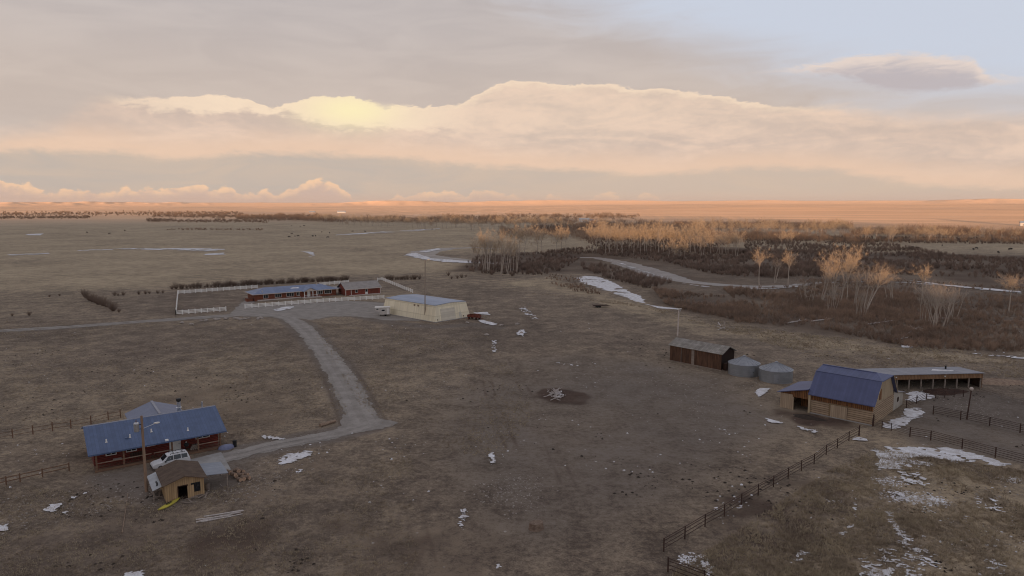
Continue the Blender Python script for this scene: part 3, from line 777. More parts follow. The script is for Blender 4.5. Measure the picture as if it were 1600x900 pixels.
S([(1475, 551), (1520, 556), (1600, 563), (1660, 568), (1660, 562), (1600, 558), (1530, 552)], amp=1.0, ns=3, thr=0.7, seed=37, hole=0.8)
S([(1408, 540), (1425, 541), (1428, 544), (1410, 544)], amp=0.5, ns=3, seed=38)
S([(120, 391), (200, 388), (350, 388), (358, 391), (330, 394), (300, 392), (200, 390), (110, 393)], amp=2.2, ns=14, thr=1.5, seed=39)
S([(10, 398), (80, 395), (80, 397), (10, 400)], amp=1.6, ns=12, thr=.9, seed=40)
S([(465, 392), (490, 394), (495, 400), (470, 404), (485, 400), (480, 396)], amp=1.2, ns=9, thr=0.5, seed=41)
S([(318, 397), (352, 395), (352, 398), (320, 399)], amp=1.2, ns=9, seed=42)
S([(520, 367), (580, 363), (660, 358), (690, 357), (690, 359), (600, 364), (520, 369)], amp=3.0, ns=25, thr=2.2, seed=43)
S([(632, 398), (650, 395), (675, 404), (745, 409), (745, 412), (690, 410), (655, 405)], amp=1.4, ns=8, thr=0.2, seed=44)
S([(655, 393), (685, 388), (690, 390), (665, 395)], amp=1.0, ns=8, thr=0.2, seed=45)
S([(935, 402), (975, 411), (1010, 423), (1040, 432), (1060, 438), (1040, 437), (1000, 425), (965, 413)], amp=2.2, ns=6, thr=1.7, seed=46, hole=2.0)
S([(1040, 441), (1120, 449), (1200, 451), (1255, 447), (1250, 450), (1180, 453), (1100, 449)], amp=1.2, ns=8, thr=0.6, seed=47)
S([(1410, 437), (1480, 445), (1600, 456), (1600, 459), (1480, 449)], amp=1.4, ns=8, thr=0.6, seed=48)
S([(40, 366), (68, 365), (66, 368), (42, 368)], amp=2, ns=14, seed=49)
S([(1280, 558), (1400, 560), (1405, 563), (1280, 560)], amp=0.8, ns=4, thr=0.8, seed=50, hole=0.8)
S([(1395, 735), (1440, 740), (1470, 760), (1440, 765), (1400, 755)], amp=0.8, ns=1.2, thr=0.6, seed=52, hole=0.9)
S([(1100, 800), (1150, 770), (1190, 790), (1130, 830)], amp=0.6, ns=0.8, thr=0.75, seed=53, hole=0.8)
S([(1380, 765), (1420, 770), (1430, 790), (1385, 785)], amp=0.6, ns=1.0, thr=0.5, seed=54, hole=0.8)
S([(1500, 770), (1560, 780), (1590, 810), (1520, 800)], amp=0.7, ns=1.0, thr=0.7, seed=55, hole=0.9)
S([(860, 618), (880, 608), (886, 620), (870, 626)], amp=0.6, ns=0.9, thr=0.45, seed=51, hole=0.6)
sheet('snow', snow, M['snow'], 0.045, "stuff")

# ------------------------------------------------------------------ buildings: shared builders
def gable_roof(mb, x0, x1, yf, ze_f, yr, zr, yb, ze_b, th=0.14, m=0):
    """two slopes meeting on a ridge that runs along x"""
    mb.slab([(x0, yf, ze_f), (x1, yf, ze_f), (x1, yr, zr), (x0, yr, zr)], th, m)
    mb.slab([(x0, yr + 0.001, zr), (x1, yr + 0.001, zr), (x1, yb, ze_b), (x0, yb, ze_b)], th, m)


def window(parent, x, y, z, w, h, axis='y', out=-1, frame='white_paint', bars=1, name='window', proud=0.06):
    """framed window on a wall whose outside faces along axis * out; (x, y, z) is its lower middle on the wall face"""
    f, g = MB(), MB(); t = 0.09
    def bx(mb, a0, a1, z0, z1, d0, d1):
        lo, hi = sorted((d0 * out, d1 * out))
        if axis == 'y': mb.box(x + a0, x + a1, y + lo, y + hi, z0, z1)
        else: mb.box(x + lo, x + hi, y + a0, y + a1, z0, z1)
    bx(f, -w / 2 - t, -w / 2, z - t, z + h + t, 0.002, proud); bx(f, w / 2, w / 2 + t, z - t, z + h + t, 0.002, proud)
    bx(f, -w / 2, w / 2, z + h, z + h + t, 0.002, proud); bx(f, -w / 2, w / 2, z - t, z, 0.002, proud)
    for k in range(bars):
        c = -w / 2 + w * (k + 1) / (bars + 1)
        bx(f, c - 0.03, c + 0.03, z, z + h, 0.02, proud)
    bx(g, -w / 2, w / 2, z, z + h, 0.004, 0.018)
    fo = f.build(name, M[frame], parent)
    g.build('pane', M['glass'], fo)
    return fo


def door(parent, x, y, z, w, h, mat, axis='y', out=-1, name='door', knob=True, frame='white_paint'):
    d, k, fr = MB(), MB(), MB()
    def bx(mb, a0, a1, z0, z1, d0, d1):
        lo, hi = sorted((d0 * out, d1 * out))
        if axis == 'y': mb.box(x + a0, x + a1, y + lo, y + hi, z0, z1)
        else: mb.box(x + lo, x + hi, y + a0, y + a1, z0, z1)
    bx(d, -w / 2, w / 2, z, z + h, 0.003, 0.06)
    do = d.build(name, M[mat], parent)
    bx(fr, -w / 2 - 0.1, -w / 2 - 0.002, z, z + h + 0.1, 0.003, 0.08); bx(fr, w / 2 + 0.002, w / 2 + 0.1, z, z + h + 0.1, 0.003, 0.08)
    bx(fr, -w / 2 - 0.002, w / 2 + 0.002, z + h + 0.002, z + h + 0.1, 0.003, 0.08)
    fr.build('door_frame', M[frame], do)
    if knob:
        bx(k, w / 2 - 0.16, w / 2 - 0.08, z + h * 0.45, z + h * 0.45 + 0.1, 0.062, 0.11); k.build('handle', M['black'], do)
    return do


# ------------------------------------------------------------------ log house with the blue roof
HA = np.array([-54.697, 86.188]); HANG = R(35.62)
def to_local(A, ang, p): d = np.asarray(p) - A; return d[0] * math.cos(ang) + d[1] * math.sin(ang), -d[0] * math.sin(ang) + d[1] * math.cos(ang)
def to_world(A, ang, x, y, z=0.0): return (A[0] + x * math.cos(ang) - y * math.sin(ang), A[1] + x * math.sin(ang) + y * math.cos(ang), z)

def log_house():
    t = thing('log_house', 'red log house with long blue metal roof and front porch beside the pole', 'house', (*HA, 0), HANG)
    W, YW, YR, YB, ZE, ZR = 15.6, 1.9, 6.4, 12.4, 2.62, 4.75
    sl = (ZR - ZE) / (YR + 0.3); zf = lambda y: ZE + sl * (y + 0.3); zb = ZR - (YB - YR) * sl
    w = MB()
    # front, back and gable walls as one shell of thick panels
    w.box(0.0, W, YW, YW + 0.2, 0.3, zf(YW) - 0.16)
    w.box(0.0, W, YB - 0.7, YB - 0.5, 0.0, zb)
    for x in (0.0, W - 0.2):
        w.plate([(x, YW + 0.2, 0.0), (x, YB - 0.7, 0.0), (x, YB - 0.7, zb), (x, YR, ZR - 0.17), (x, YW + 0.2, zf(YW + .2) - 0.17)], (0.2, 0, 0))
    w.build('wall', M['red_log'], t)
    r = MB(); gable_roof(r, -0.7, 16.3, -0.3, ZE, YR, ZR, YB, zb)
    ro = r.build('roof', M['blue_roof'], t)
    c = MB(); c.slab([(-0.72, YR - 0.22, ZR - 0.05), (16.32, YR - 0.22, ZR - 0.05), (16.32, YR, ZR + 0.02), (-0.72, YR, ZR + 0.02)], 0.05)
    c.slab([(-0.72, YR + 0.001, ZR + 0.02), (16.32, YR + 0.001, ZR + 0.02), (16.32, YR + 0.22, ZR - 0.05), (-0.72, YR + 0.22, ZR - 0.05)], 0.05)
    c.build('ridge_cap', M['ridge_cap'], ro)
    fa = MB(); fa.box(-0.72, 16.32, -0.36, -0.302, ZE - 0.20, ZE + 0.0)
    for x in (-0.76, 16.30):
        fa.plate([(x, -0.30, ZE - 0.2), (x, -0.30, ZE + 0.01), (x, YR, ZR + 0.01), (x, YR, ZR - 0.2)], (0.055, 0, 0))
        fa.plate([(x, YB, zb - 0.2), (x, YB, zb + 0.01), (x, YR + .001, ZR + 0.01), (x, YR + .001, ZR - 0.2)], (0.055, 0, 0))
    fa.build('fascia', M['blue_roof'], ro)
    # rear wing, its ridge square to the main one
    xm, hw, ye, zr, ze = 8.85, 3.75, 14.8, 4.72, 3.35
    wr = MB()
    wr.slab([(xm - hw, YR - 1.0, ze), (xm, YR - 1.0, zr), (xm, ye, zr), (xm - hw, ye, ze)], 0.12)
    wr.slab([(xm + 0.001, YR - 1.0, zr), (xm + hw, YR - 1.0, ze), (xm + hw, ye, ze), (xm + 0.001, ye, zr)], 0.12)
    wr = MB()
    wr.slab([(xm - hw, YR + 0.05, ze), (xm, YR + 0.05, zr - 0.02), (xm, ye, zr - 0.02), (xm - hw, ye, ze)], 0.12)
    wr.slab([(xm + 0.001, YR + 0.05, zr - 0.02), (xm + hw, YR + 0.05, ze), (xm + hw, ye, ze), (xm + 0.001, ye, zr - 0.02)], 0.12)
    wo = wr.build('wing_roof', M['pale_blue_roof'], t)
    cc = MB(); cc.bar((xm, YR + 0.25, zr + 0.02), (xm, ye, zr + 0.02), 0.35, 0.05); cc.build('ridge_cap', M['ridge_cap'], wo)
    ww = MB(); ww.box(xm - hw + 0.5, xm - hw + 0.7, YB - 0.5, ye - 0.5, 0, ze); ww.box(xm + hw - 0.7, xm + hw - 0.5, YB - 0.5, ye - 0.5, 0, ze)
    ww.plate([(xm - hw + .5, ye - .5, 0), (xm + hw - .5, ye - .5, 0), (xm + hw - .5, ye - .5, ze), (xm, ye - .5, zr - .2), (xm - hw + .5, ye - .5, ze)], (0, .2, 0))
    ww.build('wing_wall', M['red_log'], t)
    # porch
    d = MB(); d.box(-0.1, 15.7, 0.0, YW - 0.003, 0.14, 0.32); d.box(-0.1, 15.7, -0.04, -0.003, 0.02, 0.325)
    for k in range(9): d.box(0.1 + k * 1.9, 0.3 + k * 1.9, 0.1, 0.3, 0.0, 0.14)
    d.build('porch_deck', M['porch_wood'], t)
    px_posts = [0.05, 3.2, 9.1, 12.45, 15.4]
    for x in px_posts:
        p = MB(); p.box(x, x + 0.2, 0.05, 0.25, 0.322, ZE - 0.02); p.build('post', M['porch_wood'], t)
    for a, b in ((0.25, 3.2), (3.4, 6.6), (6.9, 9.1), (12.65, 15.4)):
        rl = MB(); rl.box(a, b, 0.10, 0.19, 1.12, 1.22); rl.build('railing', M['rail_wood'], t)
        pk = MB(); pk.box(a, b, 0.12, 0.17, 0.52, 0.60)
        n = int((b - a) / 0.16)
        for k in range(n): pk.box(a + (k + 0.4) * (b - a) / n, a + (k + 0.4) * (b - a) / n + 0.04, 0.125, 0.165, 0.602, 1.118)
        pk.build('railing_spindles', M['red_log'], t)
    door(t, 9.85, YW, 0.33, 1.25, 2.05, 'white_paint')
    window(t, 13.5, YW, 1.55, 1.7, 0.95)
    window(t, 6.85, YW, 1.75, 0.9, 0.7, bars=0)
    window(t, 2.0, YW, 1.5, 1.1, 0.9)
    window(t, 4.4, YW, 1.5, 1.1, 0.9)
    # vents on the front slope, found where the photo shows their feet
    for vx, vy in ((166, 687), (203, 682), (237, 681), (293, 662)):
        z = 3.4
        for _ in range(12):
            lx, ly = to_local(HA, HANG, at(vx, vy, z)); z = zf(ly)
        v = MB(); v.tube((lx, ly, z - 0.05), (lx, ly, z + 0.42), 0.09, n=8); v.tube((lx, ly, z - 0.01), (lx, ly, z + 0.06), 0.18, 0.1, n=8)
        v.build('vent_pipe', M['white_paint'], t)
    for vx, vy, mat in ((259, 663, 'white_paint'), (198, 682, 'blue_roof')):
        z = 3.4
        for _ in range(12):
            lx, ly = to_local(HA, HANG, at(vx, vy, z)); z = zf(ly)
        v = MB(); v.box(lx - 0.2, lx + 0.2, ly - 0.17, ly + 0.17, z - 0.06, z + 0.14); v.build('roof_vent', M[mat], t)
    v = MB(); v.tube((14.6, YR + 0.4, ZR - 0.2), (14.6, YR + 0.4, ZR + 0.75), 0.12, n=8); v.build('vent_pipe', M['silver'], t)
    ch = MB(); ch.tube((11.6, YR + 1.6, ZR - 1.2), (11.6, YR + 1.6, ZR + 1.0), 0.27, n=12); ch.tube((11.6, YR + 1.6, ZR + 0.12), (11.6, YR + 1.6, ZR + 0.2), 0.42, 0.3, n=12)
    co = ch.build('chimney', M['silver'], t)
    cp = MB(); cp.tube((11.6, YR + 1.6, ZR + 1.1), (11.6, YR + 1.6, ZR + 1.45), 0.34, n=12); cp.tube((11.6, YR + 1.6, ZR + 1.002), (11.6, YR + 1.6, ZR + 1.1), 0.2, n=10); cp.build('chimney_cap', M['black'], co)


log_house()
hw = lambda x, y, z=0.0: to_world(HA, HANG, x, y, z)

# things on and beside the porch
t = thing('porch_table', 'small pale table on the porch deck of the red house', 'table', hw(2.6, 0.95, 0.322), HANG)
a = MB(); a.box(-0.5, 0.5, -0.3, 0.3, 0.70, 0.75); a.build('tabletop', M['trim'], t)
for x in (-0.45, 0.39):
    for y in (-0.26, 0.2):
        l = MB(); l.box(x, x + 0.06, y, y + 0.06, 0.0, 0.698); l.build('leg', M['red_log'], t)
t = thing('grill', 'black round barbecue grill with pale knob on the porch by the white door', 'grill', hw(11.1, 0.7, 0.322), HANG)
a = MB(); a.lathe([(0.02, 0.72), (0.24, 0.78), (0.34, 0.95), (0.34, 1.0)], 14); a.build('bowl', M['black'], t)
a = MB(); a.lathe([(0.35, 1.003), (0.33, 1.12), (0.18, 1.27), (0.02, 1.30)], 14); lo_ = a.build('lid', M['black'], t)
a = MB(); a.lathe([(0.001, 1.31), (0.09, 1.33), (0.10, 1.42), (0.001, 1.46)], 8); a.build('knob', M['white_paint'], lo_)
for k in range(3):
    a = MB(); a.tube((0.12 * math.cos(k * 2.1), 0.12 * math.sin(k * 2.1), 0.76), (0.34 * math.cos(k * 2.1), 0.34 * math.sin(k * 2.1), 0.0), 0.025, n=6); a.build('leg', M['black'], t)
t = thing('porch_bench', 'dark wooden bench on the porch left of the utility pole', 'bench', hw(5.0, 1.2, 0.322), HANG)
a = MB(); a.box(-0.8, 0.8, -0.25, 0.25, 0.42, 0.48); a.build('seat', M['dark_board'], t)
a = MB(); a.box(-0.8, 0.8, 0.26, 0.32, 0.5, 1.0); a.build('backrest', M['dark_board'], t)
for x in (-0.72, 0.66):
    l = MB(); l.box(x, x + 0.06, -0.24, 0.31, 0.0, 0.418); l.build('leg', M['dark_board'], t)
fw = [(x, z) for z, xs in ((0.13, (0, .26, .52, .78, 1.04)), (0.36, (.13, .39, .65, .91)), (0.58, (.26, .52, .78))) for x in xs]
fmesh = MB(); fmesh.tube((0, -0.25, 0), (0, 0.25, 0), 0.125, n=8); fmesh = mesh_from('firewood', fmesh.v, fmesh.f, M['grey_wood'])
for k, (x, z) in enumerate(fw):
    o = link('firewood', fmesh, None, hw(11.75 + x, 1.1, 0.322 + z), HANG)
    tag(o, 'short split log in the small firewood stack on the porch right of the grill', 'firewood', 'firewood stacked on the porch')


def tarp_bundle():
    me = MB(); n, r = 16, 6
    for j in range(r + 1):
        for k in range(n):
            a_, b_ = 2 * math.pi * k / n, j / r
            q = 1 - b_ ** 2.2 * 0.85
            me.v.append((1.1 * q * math.cos(a_) * (1 + .12 * math.sin(3 * a_)), 0.6 * q * math.sin(a_) * (1 + .1 * math.sin(4 * a_ + 1)), 0.62 * math.sin(b_ * 1.57) + 0.05 * math.sin(5 * a_) * b_ * (1 - b_)))
    me.f = [(j * n + k, j * n + (k + 1) % n, (j + 1) * n + (k + 1) % n, (j + 1) * n + k) for j in range(r) for k in range(n)] + [tuple(r * n + k for k in range(n))]
    me.mi = [0] * len(me.f)
    p = at(354, 701)
    o = me.build('tarp_bundle', M['blue_tarp'], None, (*p, 0), HANG, True)
    tag(o, 'low heap under a blue tarp at the right end of the porch', 'tarp')


tarp_bundle()
p = at(367, 698)
a = MB(); a.lathe([(0.001, 0), (0.24, 0), (0.29, 0.85), (0.31, 0.87), (0.31, 0.92), (0.15, 0.99), (0.001, 1.0)], 12)
tag(a.build('trash_bin', M['black'], None, (*p, 0)), 'black upright bin standing at the end of the gravel lane by the blue tarp', 'bin')

# ------------------------------------------------------------------ utility pole in front of the house
def tilt(o, dx, dy): o.rotation_euler.x += dy; o.rotation_euler.y += dx

p = at(229, 768)
t = thing('utility_pole', 'brown wooden utility pole with transformer can and lamp arm before the red house', 'utility pole', (*p, 0), HANG)
a = MB(); a.tube((0, 0, 0), (0, 0, 9.6), 0.19, 0.13, n=12); a.build('pole', M['pole_wood'], t)
tr = MB(); tr.lathe([(0.001, 7.75), (0.28, 7.75), (0.30, 7.8), (0.30, 8.75), (0.24, 8.86), (0.001, 8.9)], 14, c=(-0.62, -0.05))
to = tr.build('transformer', M['silver'], t)
bs = MB(); bs.tube((-0.62, -0.05, 8.9), (-0.62, -0.05, 9.15), 0.05, n=8); bs.build('bushing', M['porch_wood'], to)
for z in (8.0, 8.55):
    br = MB(); br.bar((-0.32, -0.03, z), (0, 0, z), 0.06, 0.08); br.build('bracket', M['black'], t)
la = MB(); la.tube((0.1, 0, 8.0), (1.35, 0, 8.35), 0.035, n=6); la.build('lamp_arm', M['silver'], t)
lh = MB(); lh.lathe([(0.001, -0.1), (0.13, -0.06), (0.16, 0.06), (0.08, 0.12), (0.001, 0.13)], 10); lho = lh.build('lamp_head', M['white_paint'], t)
lho.scale = (2.4, 0.9, 1); lho.location = (1.6, 0, 8.4)

# ------------------------------------------------------------------ white car in front of the porch
def parked_car():
    c = hw(8.45, -3.05)
    t = thing('parked_car', 'white estate car with roof rack parked between porch and tan shed', 'car', c, HANG + R(183))
    # x forward; body built of cross sections: (x, z bottom, z belt, z roof, half width, half width at roof)
    secs = [(-2.30, 0.42, 0.86, 0.88, 0.82, 0.80), (-2.22, 0.32, 0.98, 1.02, 0.88, 0.82), (-2.02, 0.28, 1.02, 1.66, 0.90, 0.66), (-1.5, 0.26, 1.03, 1.76, 0.91, 0.68),
            (-0.2, 0.26, 1.02, 1.78, 0.91, 0.69), (0.45, 0.26, 1.01, 1.70, 0.91, 0.68), (1.15, 0.26, 1.00, 1.08, 0.91, 0.76), (1.9, 0.28, 0.93, 0.97, 0.89, 0.74), (2.25, 0.34, 0.80, 0.84, 0.83, 0.70), (2.36, 0.42, 0.66, 0.70, 0.76, 0.66)]
    b = MB(); ring = []
    for x, z0, zb, zr, hw_, hr in secs:
        ring.append([(x, -hw_ * .9, z0), (x, -hw_, z0 + .18), (x, -hw_, zb), (x, -hr, zr), (x, hr, zr), (x, hw_, zb), (x, hw_, z0 + .18), (x, hw_ * .9, z0)])
    vs = [p for r_ in ring for p in r_]; n = 8
    fs = [(j * n + k, j * n + (k + 1) % n, (j + 1) * n + (k + 1) % n, (j + 1) * n + k) for j in range(len(ring) - 1) for k in range(n)]
    fs += [tuple(range(n)), tuple(range(len(ring) * n - 1, len(ring) * n - n - 1, -1))]
    b.add(vs, fs); b.build('body', M['car_paint'], t)
    def lerp(x):
        for s0, s1 in zip(secs, secs[1:]):
            if s0[0] <= x <= s1[0]:
                f = (x - s0[0]) / (s1[0] - s0[0]); return [p + (q - p) * f for p, q in zip(s0, s1)]
    def side(x, f, s, o=0.012):
        _, _, zb, zr, h, r_ = lerp(x); return (x, s * (h + (r_ - h) * f + o), zb + (zr - zb) * f)
    for s in (-1, 1):
        for x0, x1, xt0, xt1 in ((-1.95, -1.2, -1.92, -1.2), (-1.12, -0.25, -1.12, -0.25), (-0.17, 0.85, -0.17, 0.42)):
            w = MB(); w.add([side(x0, .10, s), side(x1, .10, s), side(xt1, .86, s), side(xt0, .86, s)], [(0, 1, 2, 3)]); w.build('side_window', M['glass'], t)
    def roofline(x, y, o=0.014): q = lerp(x); return (x + o, y * q[5], q[3] + o)
    w = MB(); w.add([roofline(1.08, -.86), roofline(1.08, .86), roofline(0.52, .90), roofline(0.52, -.90)], [(0, 1, 2, 3)]); w.build('windscreen', M['glass'], t)
    w = MB(); w.add([(-2.19, -.66, 1.10), (-2.19, .66, 1.10), (-2.05, .60, 1.60), (-2.05, -.60, 1.60)], [(0, 1, 2, 3)]); w.build('rear_window', M['glass'], t)
    for x in (-1.4, 1.42):
        for s in (-1, 1):
            y = s * 0.80
            ty = MB(); ty.tube((x, y - 0.11, 0.33), (x, y + 0.11, 0.33), 0.33, n=18); tyo = ty.build('wheel', M['tyre'], t)
            ri = MB(); ri.tube((x, y + s * 0.112, 0.33), (x, y + s * 0.125, 0.33), 0.20, n=14); ri.build('rim', M['silver'], tyo)
    for s in (-1, 1):
        h = MB(); h.box(2.24, 2.32, s * 0.66 - 0.14, s * 0.66 + 0.14, 0.62, 0.76); h.build('headlight', M['lamp_clear'], t)
        h = MB(); h.box(-2.29, -2.24, s * 0.76 - 0.08, s * 0.76 + 0.08, 0.72, 1.0); h.build('taillight', M['lamp_red'], t)
        h = MB(); h.bar((-1.75, s * 0.56, 1.86), (0.15, s * 0.56, 1.86), 0.05, 0.05)
        for x in (-1.7, -0.8, 0.1): h.box(x - .03, x + .03, s * 0.56 - .02, s * 0.56 + .02, 1.70, 1.84)
        h.build('roof_rail', M['black'], t)
        h = MB(); h.box(0.72, 0.9, s * 1.0 - .1, s * 1.0 + .1, 1.0, 1.16); h.build('mirror', M['black'], t)
    for x in (-1.4, -0.3):
        h = MB(); h.bar((x, -0.6, 1.90), (x, 0.6, 1.90), 0.06, 0.04); h.build('crossbar', M['black'], t)
    h = MB(); h.box(2.28, 2.40, -0.72, 0.72, 0.38, 0.58); h.build('bumper', M['black'], t)


parked_car()

# ------------------------------------------------------------------ tan board shed
SA = np.array([-40.858, 77.065]); SANG = R(34.3)
sw = lambda x, y, z=0.0: to_world(SA, SANG, x, y, z)
def storage_shed():
    t = thing('storage_shed', 'tan vertical board shed with brown shingle roof and open dark doorway', 'shed', (*SA, 0), SANG)
    W, D, ZE, ZR = 4.2, 5.6, 2.35, 3.0
    w = MB()
    zt = lambda x: ZE + (ZR - ZE) * (1 - abs(x - W / 2) / (W / 2)) - 0.08
    dx0, dx1, dz = 1.35, 2.3, 1.75
    w.plate([(0, 0, 0), (dx0, 0, 0), (dx0, 0, dz), (dx0, 0, zt(dx0)), (0, 0, zt(0))], (0, .1, 0))
    w.plate([(dx1, 0, 0), (W, 0, 0), (W, 0, zt(W)), (dx1, 0, zt(dx1))], (0, .1, 0))
    w.plate([(dx0, 0, dz), (dx1, 0, dz), (dx1, 0, zt(dx1)), (W / 2, 0, zt(W / 2)), (dx0, 0, zt(dx0))], (0, .1, 0))
    w.plate([(0, D, 0), (W, D, 0), (W, D, zt(W)), (W / 2, D, zt(W / 2)), (0, D, zt(0))], (0, .1, 0))
    w.box(0, 0.1, 0.1, D, 0, zt(0)); w.box(W - .1, W, 0.1, D, 0, zt(W))
    w.build('wall', M['tan_board'], t)
    fl = MB(); fl.box(0.1, W - 0.1, 0.1, D - 0.02, 0.01, 0.06); fl.build('floor_boards', M['dark_board'], t)
    dk = MB(); dk.box(dx0 - 0.1, dx0, -0.03, 0.09, 0, dz); dk.box(dx1, dx1 + .1, -0.03, 0.09, 0, dz); dk.box(dx0, dx1, -0.03, 0.09, dz - .1, dz)
    dk.build('door_frame', M['dark_board'], t)
    dd = MB(); dd.box(dx1 + 0.02, dx1 + 0.75, -0.16, -0.08, 0.05, 1.6); dd.build('door', M['tan_board'], t, label='tan board door swung open against the wall')
    window(t, 3.25, 0, 0.75, 0.85, 0.95, frame='black', bars=1)
    r = MB(); x0, x1 = -0.38, W + 0.38; ze = ZE - (ZR - ZE) * 0.38 / (W / 2)
    r.slab([(x0, -0.45, ze), (W / 2, -0.45, ZR), (W / 2, D + .35, ZR), (x0, D + .35, ze)], 0.09)
    r.slab([(W / 2 + .001, -0.45, ZR), (x1, -0.45, ze), (x1, D + .35, ze), (W / 2 + .001, D + .35, ZR)], 0.09)
    r.build('roof', M['brown_shingle'], t)
    # right lean-to of grey tin
    l = MB(); l.slab([(W + 0.06, 0.9, 2.1), (7.2, 0.9, 1.78), (7.2, 5.4, 1.78), (W + 0.06, 5.4, 2.1)], 0.05); l.build('carport_roof', M['grey_tin'], t)
    for y in (1.0, 5.25):
        q = MB(); q.box(7.0, 7.12, y, y + .12, 0, 1.73); q.build('carport_post', M['grey_wood'], t)
    # left lean-to, pale sheet with a dark tear
    l = MB(); l.slab([(-1.25, 1.2, 1.35), (-0.06, 1.2, 1.75), (-0.06, 6.6, 1.75), (-1.25, 6.6, 1.35)], 0.05); lo = l.build('side_roof', M['white_tin'], t)
    z = lambda x: 1.35 + (x + 1.25) / 1.19 * 0.40 + 0.012
    h = MB(); P = [(-0.62, 1.9), (-0.50, 2.2), (-0.46, 2.9), (-0.55, 3.7), (-0.68, 3.5), (-0.66, 2.7), (-0.78, 2.1)]
    h.slab([(x, y, z(x)) for x, y in P], 0.008); h.build('torn_patch', M['black'], lo)
    for y in (1.3, 3.8, 6.4):
        q = MB(); q.box(-1.2, -1.1, y, y + .1, 0, 1.33); q.build('side_post', M['grey_wood'], t)
    a = MB(); a.box(-0.1, W - 0.1 + .1, D + .7, D + .9, 0, .1)


storage_shed()
pad = MB(); pad.slab([(4.35, 5.6, 0.09), (8.6, 6.4, 0.09), (8.9, 14.0, 0.09), (4.0, 13.2, 0.09)], 0.09)
tag(pad.build('concrete_pad', M['concrete'], None, (*SA, 0), SANG), None, None, None, 'structure')
p = sw(4.75, 1.3)
a = MB(); a.lathe([(0.001, 0), (0.29, 0), (0.30, 0.28), (0.315, 0.3), (0.30, 0.32), (0.30, 0.6), (0.315, 0.62), (0.30, 0.64), (0.29, 0.9), (0.001, 0.88)], 16)
tag(a.build('barrel', M['barrel'], None, p), 'weathered brown drum under the right tin lean-to of the tan shed', 'barrel')
# yellow kayak
def kayak():
    p0, p1 = at(247, 800), at(281, 781)
    c, d = (p0 + p1) / 2, p1 - p0; L = np.linalg.norm(d)
    n = 14; k = 8; v, f = [], []
    for j in range(n + 1):
        s = -1 + 2 * j / n; q = max(0.03, (1 - abs(s) ** 2.4)); x = s * L / 2
        for a_ in range(k):
            th = 2 * math.pi * a_ / k
            v.append((x, 0.36 * q * math.cos(th), 0.17 + 0.17 * (0.55 + .45 * q) * math.sin(th) + 0.10 * abs(s) ** 3))
    for j in range(n):
        for a_ in range(k): f.append((j * k + a_, j * k + (a_ + 1) % k, (j + 1) * k + (a_ + 1) % k, (j + 1) * k + a_))
    f += [tuple(range(k)), tuple(range((n + 1) * k - 1, n * k - 1, -1))]
    t = thing('kayak', 'long yellow kayak lying on the grass before the tan shed', 'kayak', (*c, 0), math.atan2(d[1], d[0]))
    me = mesh_from('hull', v, f, M['yellow'], None, True); link('hull', me, t)
    ck = MB(); ck.lathe([(0.001, 0.335), (0.9, 0.335), (1.0, 0.36), (0.93, 0.375), (0.88, 0.345)], 14); o = ck.build('cockpit', M['black'], t); o.scale = (0.48, 0.2, 1)


kayak()
# round logs heaped beside the carport
lm = MB(); lm.tube((-0.42, 0, 0), (0.42, 0, 0), 0.27, 0.25, n=12, m=0, caps=False)
lm.add([(x, 0.26 * math.cos(q * math.pi / 6), 0.26 * math.sin(q * math.pi / 6)) for x in (-0.421, 0.421) for q in range(12)], [tuple(range(11, -1, -1)), tuple(range(12, 24))], 1)
lmesh = mesh_from('log', lm.v, lm.f, [M['bark_log'], M['log_end']], lm.mi)
for k, (x, y) in enumerate([(362, 741), (370, 739), (378, 739), (368, 746), (376, 745), (384, 744), (374, 752), (380, 750), (386, 749), (365, 748), (358, 745), (372, 742)]):
    q = at(x, y); up = 0.26 if k < 9 else 0.62
    o = link('log', lmesh, None, (q[0], q[1], up), R(-62 + (k * 37) % 50)); o.scale = (1, 1, 1) if k % 3 else (0.85, 0.9, 0.9)
    tag(o, 'short round bark covered log in the heap beside the grey tin carport', 'log', 'sawn logs heaped by the carport')
# long poles on the grass
pmesh = MB(); pmesh.tube((-2.6, 0, 0), (2.6, 0, 0), 0.085, 0.06, n=7); pmesh = mesh_from('timber_pole', pmesh.v, pmesh.f, M['bleached'])
for k, (x, y, dr) in enumerate([(338, 812, 0), (345, 808, 5), (350, 805, -3), (342, 809, 8), (356, 803, 1), (334, 811, -6), (348, 810, 3)]):
    q = at(x, y); o = link('timber_pole', pmesh, None, (q[0], q[1], 0.08 + 0.06 * (k % 3)), R(24 + dr)); o.scale = (0.6 + 0.1 * (k % 4), 1, 1)
    tag(o, 'peeled pale pole in the low pile on the grass right of the kayak', 'pole', 'peeled poles piled on the grass')
# broken boards beside the shed
bmesh_ = MB(); bmesh_.box(-0.9, 0.9, -0.09, 0.09, -0.02, 0.02); bmesh_ = mesh_from('scrap_board', bmesh_.v, bmesh_.f, M['grey_wood'])
for k, (x, y) in enumerate([(246, 768), (243, 772), (250, 774), (239, 770), (254, 778), (247, 779), (252, 768), (241, 777)]):
    q = at(x, y); o = link('scrap_board', bmesh_, None, (q[0], q[1], 0.12 + 0.05 * (k % 4))); o.rotation_euler = (R(8 * (k % 3)), R(-14 + 9 * (k % 4)), R(30 + k * 41))
    tag(o, 'weathered grey board thrown down beside the left wall of the tan shed', 'board', 'boards heaped left of the tan shed')
for k, (x, y) in enumerate([(300, 779), (308, 776), (316, 777), (322, 775), (297, 784), (290, 787)]):
    q = at(x, y); o = link('scrap_board', bmesh_, None, (q[0], q[1], 0.10 + 0.04 * (k % 3))); o.rotation_euler = (R(5), R(-6 + 5 * (k % 3)), R(15 + k * 29)); o.scale = (0.75, 1.1, 1.5)
    tag(o, 'dark weathered board lying in front of the tan shed wall', 'board', 'boards before the tan shed')
